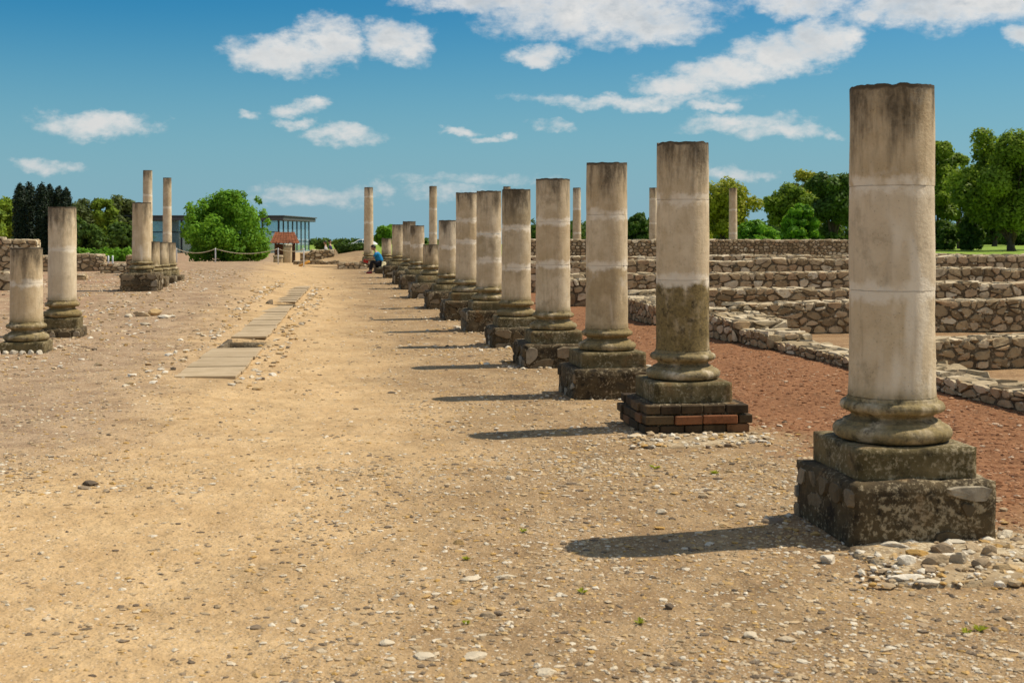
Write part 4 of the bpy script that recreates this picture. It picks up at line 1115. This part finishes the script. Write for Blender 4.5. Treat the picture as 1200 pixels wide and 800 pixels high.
# ------------------------------------------------------------------ glass pavilion
def glass_mat():
    m, g, b = newmat('pavilion_glass'); b.inputs['Base Color'].default_value = (.50, .74, .78, 1); b.inputs['Roughness'].default_value = .04
    b.inputs['Transmission Weight'].default_value = .7; b.inputs['IOR'].default_value = 1.3; b.inputs['Specular IOR Level'].default_value = 1.0; b.inputs['Metallic'].default_value = .25; return m
M['glass'] = glass_mat()
M['roofmetal'] = plain('dark_grey_roof', (.085, .09, .095), .6)
M['inwall'] = plain('grey_interior', (.22, .28, .28), .8)
def pavilion():
    gz = -.6; e = empty('glass_pavilion', (-30, 138, gz), 0, 'low flat-roofed glass pavilion behind the round bush', 'building')
    def bx(name, x0, x1, y0, y1, z0, z1, mat, par=e, bev=.02):
        me = box_mesh(name, x1 - x0, y1 - y0, z1 - z0, 0, bev); o = link(name, me, M[mat], par)
        o.location = ((x0 + x1) / 2, (y0 + y1) / 2, z0); 
        if par is e: o.location -= e.location
        return o
    xr = -23.7; xl = -38.5; y0, y1 = 130, 150; zt = 3.25
    bx('roof', xl - .6, xr + .6, y0 - .6, y1 + .6, zt - .42, zt, 'roofmetal', bev=.05)
    bx('roof_edge', xl - .75, xr + .75, y0 - .75, y1 + .75, zt + .002, zt + .1, 'roofmetal')
    bx('floor_slab', xl - .3, xr + .3, y0 - .3, y1 + .3, gz - .1, gz + .15, 'inwall')
    bx('back_wall', xl, xl + 7, y1 - .3, y1 - .1, gz + .152, zt - .422, 'inwall')
    bx('inner_wall', xl + 2, xl + 6, y0 + 6, y0 + 6.2, gz + .152, zt - .422, 'inwall')
    n = 9; zs = (gz + .152, zt - .422)
    for k in range(n + 1):
        x = xl + (xr - xl) * k / n; bx('post', x - .09, x + .09, y0 - .05, y0 + .13, *zs, 'metal_dark')
        if k < n: bx('glass_pane', x + .1, x + (xr - xl) / n - .1, y0 + .02, y0 + .05, *zs, 'glass', bev=0)
    bx('transom', xl, xr, y0 - .02, y0 + .015, 1.6, 1.7, 'metal_dark')
    m_ = 7
    for k in range(1, m_ + 1):
        y = y0 + (y1 - y0 - .5) * k / m_; bx('post', xr - .13, xr + .05, y - .09, y + .09, *zs, 'metal_dark')
        yp = y0 + (y1 - y0 - .5) * (k - 1) / m_; bx('glass_pane', xr - .05, xr - .02, yp + .14, y - .1, *zs, 'glass', bev=0)
pavilion()
M['tile'] = plain('red_brown_tile', (.22, .075, .03), .85, var=.4, sc=3)
M['wood'] = plain('dark_wood', (.10, .055, .03), .8, var=.3)
def shelter():
    d = 76; x, y = px2(334, d); gz = terrain(x, y, False)
    e = empty('tiled_shelter', (x, y, gz), ROT, 'small shelter with red-brown tiled roof next to the pavilion', 'shelter')
    hz = EYE - (285 - HOR) / FPX * d - gz; tz = EYE - (272.5 - HOR) / FPX * d - gz
    for sx in (-.55, .55):
        for sy in (-.6, .6): link('post', box_mesh('post', .1, .1, hz, 0, .01), M['wood'], e, (sx, sy, 0))
    link('back_panel', box_mesh('back_panel', 1.1, .05, hz - .3, 0, 0), M['wood'], e, (0, .68, .25))
    # hipped tiled roof in rows
    rf = link('roof', mesh('roof', [(-.85, -.9, hz), (.85, -.9, hz), (.85, .9, hz), (-.85, .9, hz), (-.55, 0, tz), (.55, 0, tz)], [[0, 1, 5, 4], [1, 2, 5], [2, 3, 4, 5], [3, 0, 4], [3, 2, 1, 0]]), M['tile'], e)
    V = []; F = []
    for j in range(6):
        t0 = j / 6; 
        for i in range(9):
            hw = .85 - .30 * t0; xa = -hw + 2 * hw * i / 9; xb = -hw + 2 * hw * (i + 1) / 9 - .02; ya = -.92 + .9 * t0; yb = ya + .17; za = hz + (tz - hz) * t0 + .03; zb = za + (tz - hz) / 6
            b0 = len(V); V += [(xa, ya, za), (xb, ya, za), (xb, yb, zb), (xa, yb, zb), (xa, ya, za - .03), (xb, ya, za - .03)]; F += [[b0, b0 + 1, b0 + 2, b0 + 3], [b0 + 4, b0 + 5, b0 + 1, b0]]
    o = link('tiles', mesh('tiles', V, F), M['tile'], rf); o['kind'] = 'stuff'
shelter()

# ------------------------------------------------------------------ car on the embankment
def car():
    d = 170; x = px2(426, d)[0]; z0 = -.74
    e = empty('parked_car', (x, d, z0), 0, 'white car parked on the horizon beside the slender tall column', 'car')
    prof = [(-2.1, .35), (-2.15, .75), (-1.95, .92), (-1.2, 1.0), (-.55, 1.42), (.75, 1.45), (1.5, 1.02), (2.0, .92), (2.1, .6), (2.05, .32)]
    V = []; F = []; n = len(prof)
    for sy, ins in ((-.85, 0), (.85, 0)):
        for (a, b_) in prof: V.append((a, sy * (1 if b_ < 1.05 else .84), b_))
    F = [list(range(n))[::-1], list(range(n, 2 * n))] + [[i, (i + 1) % n, n + (i + 1) % n, n + i] for i in range(n)]
    bm = bmesh.new(); bm.from_mesh(mesh('b', V, F)); bmesh.ops.bevel(bm, geom=bm.edges[:], offset=.05, segments=2, affect='EDGES'); bmesh.ops.recalc_face_normals(bm, faces=bm.faces)
    link('body', bm_mesh(bm, 'body', True), M['white'], e)
    gl = plain('car_glass', (.05, .10, .13), .1, spec=.8)
    for (xa, xb, xc, xd) in ((-1.02, -.5, -.05, -.05), (.05, .05, .72, 1.25)):
        for s in (-1, 1):
            y1, y2 = s * .862, s * .745
            me = mesh('side_window', [(xa, y1, 1.03), (xd, y1, 1.03), (xc, y2, 1.37), (xb, y2, 1.37), (xa, y1 * .96, 1.03), (xd, y1 * .96, 1.03), (xc, y2 * .96, 1.37), (xb, y2 * .96, 1.37)],
                      [[0, 1, 2, 3], [7, 6, 5, 4], [0, 4, 5, 1], [1, 5, 6, 2], [2, 6, 7, 3], [3, 7, 4, 0]]); link('side_window', me, gl, e)
    rub = plain('tyre_rubber', (.02, .02, .02), .9)
    for sx in (-1.3, 1.3):
        for s in (-1, 1):
            bm = bmesh.new(); bmesh.ops.create_cone(bm, cap_ends=True, segments=20, radius1=.32, radius2=.32, depth=.2); bmesh.ops.bevel(bm, geom=[q for q in bm.edges if abs(q.verts[0].co.z - q.verts[1].co.z) < .01], offset=.04, segments=2, affect='EDGES')
            bmesh.ops.rotate(bm, verts=bm.verts, matrix=Matrix.Rotation(math.pi / 2, 3, 'X')); wv = link('wheel', bm_mesh(bm, 'wheel', True), rub, e, (sx, s * .78, .32))
            bm = bmesh.new(); bmesh.ops.create_cone(bm, cap_ends=True, segments=16, radius1=.19, radius2=.17, depth=.03); bmesh.ops.rotate(bm, verts=bm.verts, matrix=Matrix.Rotation(math.pi / 2, 3, 'X'))
            link('rim', bm_mesh(bm, 'rim'), M['post'], wv, (0, s * .11, 0))
car()

# ------------------------------------------------------------------ people
SK = plain('skin', (.42, .25, .16), .6); HAIR = plain('black_hair', (.012, .010, .009), .6)
def skinned(name, verts, edges, mat, parent, sub=2):
    """verts: (x, y, z, radius)"""
    me = bpy.data.meshes.new(name); me.from_pydata([v[:3] for v in verts], edges, []); me.update()
    o = link(name, me, mat, parent)
    md = o.modifiers.new('skin', 'SKIN'); md.use_smooth_shade = True
    sv_ = me.skin_vertices[0].data
    for i, v in enumerate(verts): rr = v[3] if isinstance(v[3], tuple) else (v[3], v[3]); sv_[i].radius = rr
    sv_[0].use_root = True
    s2 = o.modifiers.new('sub', 'SUBSURF'); s2.levels = sub; s2.render_levels = sub
    return o
def hand(parent, at_, dirv, up, mat):
    """palm and five bent fingers as short chains rooted in the palm"""
    at_, d, u = Vector(at_), Vector(dirv).normalized(), Vector(up).normalized(); s = d.cross(u).normalized()
    V = [(*at_, .02), (*(at_ + d * .05), .03)]; E = [(0, 1)]
    for k, (off, ln) in enumerate(((-.03, .06), (-.01, .072), (.01, .068), (.03, .052))):
        b0 = len(V); p = at_ + d * .06 + s * off; V += [(*p, .009), (*(p + d * ln * .55), .008), (*(p + d * ln * .85 - u * ln * .45), .007)]; E += [(1, b0), (b0, b0 + 1), (b0 + 1, b0 + 2)]
    b0 = len(V); p = at_ + d * .02 - s * .03; V += [(*p, .011), (*(p - s * .02 + d * .035 - u * .012), .009)]; E += [(0, b0), (b0, b0 + 1)]
    return V, E
def head_mesh(name, mat_s, parent, c, yaw, pitch):
    """head with nose, eye hollows, mouth and ears in one mesh; front is -x after yaw 0"""
    bm = bmesh.new(); bmesh.ops.create_uvsphere(bm, u_segments=24, v_segments=18, radius=1)
    for v in bm.verts:
        x, y, z = v.co; a = Vector((x * .098, y * .076, z * .118))
        if z < -.2: a.x *= 1 - .12 * (-z); a.y *= 1 - .30 * (-z - .2)
        if x < -.6:
            if abs(y) < .22 and -.35 < z < .12: a.x -= .020 * (1 - abs(y) / .22) * (1 - (z + .35) / .47 * .6)
            if .15 < abs(y) < .5 and -.02 < z < .22: a.x += .008
            if abs(y) < .35 and -.62 < z < -.45: a.x -= .005
        if abs(y) > .93 and abs(x) < .3 and abs(z) < .3: a.y *= 1.18
        v.co = a
    me = bm_mesh(bm, name, True); o = link(name, me, mat_s, parent, c); o.rotation_euler = (0, pitch, yaw); return o
def hair_mesh(parent, head):
    bm = bmesh.new(); bmesh.ops.create_uvsphere(bm, u_segments=20, v_segments=14, radius=1)
    dele = [v for v in bm.verts if v.co.z < -.35 or (v.co.x < -.55 and v.co.z < .42)]
    bmesh.ops.delete(bm, geom=dele, context='VERTS')
    for v in bm.verts:
        n = 1 + .06 * mn.noise(v.co * 4); v.co = Vector((v.co.x * .110 * n, v.co.y * .090 * n, v.co.z * .130 * n))
    o = link('hair', bm_mesh(bm, 'hair', True), HAIR, head); sm = o.modifiers.new('s', 'SOLIDIFY'); sm.thickness = .012; return o
def seated_person():
    d = 51.0; x0 = px2(446, d)[0]; gz = terrain(x0, d)
    e = empty('person', (x0, d, gz), 0, 'person in blue shirt and black trousers sitting bent forward beside the path', 'person')
    e.scale = (1.0, 1.0, 1.0)
    hip = (0, 0, .36); 
    B = [(0, 0, .38, (.12, .15)), (-.05, 0, .52, (.12, .14)), (-.11, 0, .68, (.13, .16)), (-.16, 0, .82, (.10, .16)), (-.20, 0, .90, .05), (-.235, 0, .95, .05)]
    E = [(0, 1), (1, 2), (2, 3), (3, 4), (4, 5)]
    for s, kx, fx in ((-1, -.34, -.36), (1, -.36, -.44)):
        b0 = len(B); B += [(-.02, s * .09, .36, .085), (kx, s * .11, .50, .06), (fx, s * .11, .10, .042), (fx - .13, s * .12, .05, .035)]; E += [(0, b0), (b0, b0 + 1), (b0 + 1, b0 + 2), (b0 + 2, b0 + 3)]
        b0 = len(B); B += [(-.17, s * .18, .80, .050), (-.28, s * .19, .60, .040), (-.48, s * .08, .56, .028)]; E += [(3, b0), (b0, b0 + 1), (b0 + 1, b0 + 2)]
        hv, he = hand(e, (-.50, s * .07, .555), (-1, 0, -.1), (0, 0, 1), SK); b1 = len(B); B += hv; E += [(a_ + b1, b_ + b1) for a_, b_ in he] + [(b0 + 2, b1)]
    bo = skinned('body', B, E, SK, e, 1)
    hd = head_mesh('head', SK, e, (-.285, 0, 1.03), 0, -.35); hair_mesh(e, hd)
    blue = plain('blue_shirt', (.01, .20, .42), .8); blk = plain('black_trousers', (.012, .012, .014), .85); cream = plain('cream_cloth', (.62, .55, .33), .85)
    T = [(.01, 0, .42, (.14, .165)), (-.05, 0, .54, (.14, .16)), (-.11, 0, .69, (.15, .18)), (-.165, 0, .84, (.11, .17)), (-.195, 0, .89, .062)]; TE = [(0, 1), (1, 2), (2, 3), (3, 4)]
    for s in (-1, 1):
        b0 = len(T); T += [(-.17, s * .185, .80, .065), (-.25, s * .20, .66, .056)]; TE += [(3, b0), (b0, b0 + 1)]
    skinned('shirt', T, TE, blue, e, 1)
    L = [(.0, 0, .36, (.135, .16))]; LE = []
    for s, kx, fx in ((-1, -.34, -.36), (1, -.36, -.44)):
        b0 = len(L); L += [(-.04, s * .09, .36, .105), (kx, s * .11, .50, .078), (fx, s * .11, .13, .058)]; LE += [(0, b0), (b0, b0 + 1), (b0 + 1, b0 + 2)]
    skinned('trousers', L, LE, blk, e, 1)
    shoe = plain('red_shoe', (.42, .05, .05), .6)
    for s, fx in ((-1, -.36), (1, -.44)): skinned('shoe', [(fx + .04, s * .11, .045, .045), (fx - .07, s * .12, .04, .045), (fx - .16, s * .12, .03, .032)], [(0, 1), (1, 2)], shoe, e, 1)
    skinned('waist_cloth', [(.09, 0, .50, (.05, .15)), (.10, 0, .36, (.07, .17)), (.02, -.14, .26, (.07, .07)), (-.06, -.16, .22, .045)], [(0, 1), (1, 2), (2, 3)], cream, e, 1)
    seat = link('stone_block', rough_box('stone_block', .55, .6, .26, 0, .07, .012, .03, 4, 5, attrs={'tint': .2}), M['pedstone'], None, (x0 + .08, d + .02, gz - .02)); tag(seat, 'dark low stone block the blue-shirted person sits on', 'stone')
    bag = rough_box('red_bag', .20, .14, .13, 0, .03, .012, .03, 8, 9); o = link('red_bag', bag, plain('red_fabric', (.50, .035, .02), .7), None, (x0 - .60, d, gz + .44)); o.rotation_euler = (0, .3, 0); tag(o, 'small red bag held in the hands of the seated person', 'bag')
seated_person()
def far_person(label, px, d, shirt, legs, face, h=1.7, bend=0):
    x = px2(px, d)[0]; gz = terrain(x, d, False) ; e = empty('person', (x, d, gz), 0, label, 'person'); f = face
    B = [(0, 0, .92, (.12, .15)), (0, 0, 1.15, (.11, .14)), (-.03 - bend, 0, 1.38, (.10, .17)), (-.04 - bend, 0, 1.48, .05), (-.05 - bend, 0, 1.54, .05)]; E = [(0, 1), (1, 2), (2, 3), (3, 4)]
    for s in (-1, 1):
        b0 = len(B); B += [(0, s * .09, .85, .08), (-.03 * s, s * .10, .48, .055), (.06 * s, s * .10, .08, .04), (.06 * s - .13 * f, s * .1, .04, .035)]; E += [(0, b0), (b0, b0 + 1), (b0 + 1, b0 + 2), (b0 + 2, b0 + 3)]
        b0 = len(B); B += [(-.03 - bend, s * .2, 1.36, .05), (-.02, s * .24, 1.10, .04), (-.12, s * .22, .90, .028)]; E += [(2, b0), (b0, b0 + 1), (b0 + 1, b0 + 2)]
        hv, he = hand(e, (-.14, s * .22, .87), (-.5, 0, -1), (-1, 0, 0), SK); b1 = len(B); B += hv; E += [(a_ + b1, b_ + b1) for a_, b_ in he] + [(b0 + 2, b1)]
    skinned('body', B, E, SK, e, 1); hd = head_mesh('head', SK, e, (-.06 - bend, 0, 1.63), 0 if f > 0 else math.pi, 0); hair_mesh(e, hd)
    T = [(0, 0, .90, (.14, .17)), (0, 0, 1.15, (.13, .16)), (-.03 - bend, 0, 1.40, (.115, .19))]; TE = [(0, 1), (1, 2)]
    for s in (-1, 1): b0 = len(T); T += [(-.03 - bend, s * .21, 1.36, .065), (-.02, s * .24, 1.15, .055)]; TE += [(2, b0), (b0, b0 + 1)]
    skinned('shirt', T, TE, shirt, e, 1)
    L = [(0, 0, .88, (.135, .165))]; LE = []
    for s in (-1, 1): b0 = len(L); L += [(0, s * .09, .82, .10), (-.03 * s, s * .10, .48, .075), (.06 * s, s * .10, .10, .055)]; LE += [(0, b0), (b0, b0 + 1), (b0 + 1, b0 + 2)]
    skinned('trousers', L, LE, legs, e, 1)
far_person('far visitor in a white shirt walking beyond the low ruins', 382, 84, plain('white_shirt', (.65, .62, .60), .8), plain('tan_trousers', (.35, .26, .2), .8), 1)
far_person('far visitor in dark blue clothes beside the white-shirted one', 387.5, 86, plain('dark_blue_shirt', (.04, .05, .14), .8), plain('dark_trousers', (.03, .03, .06), .8), -1)
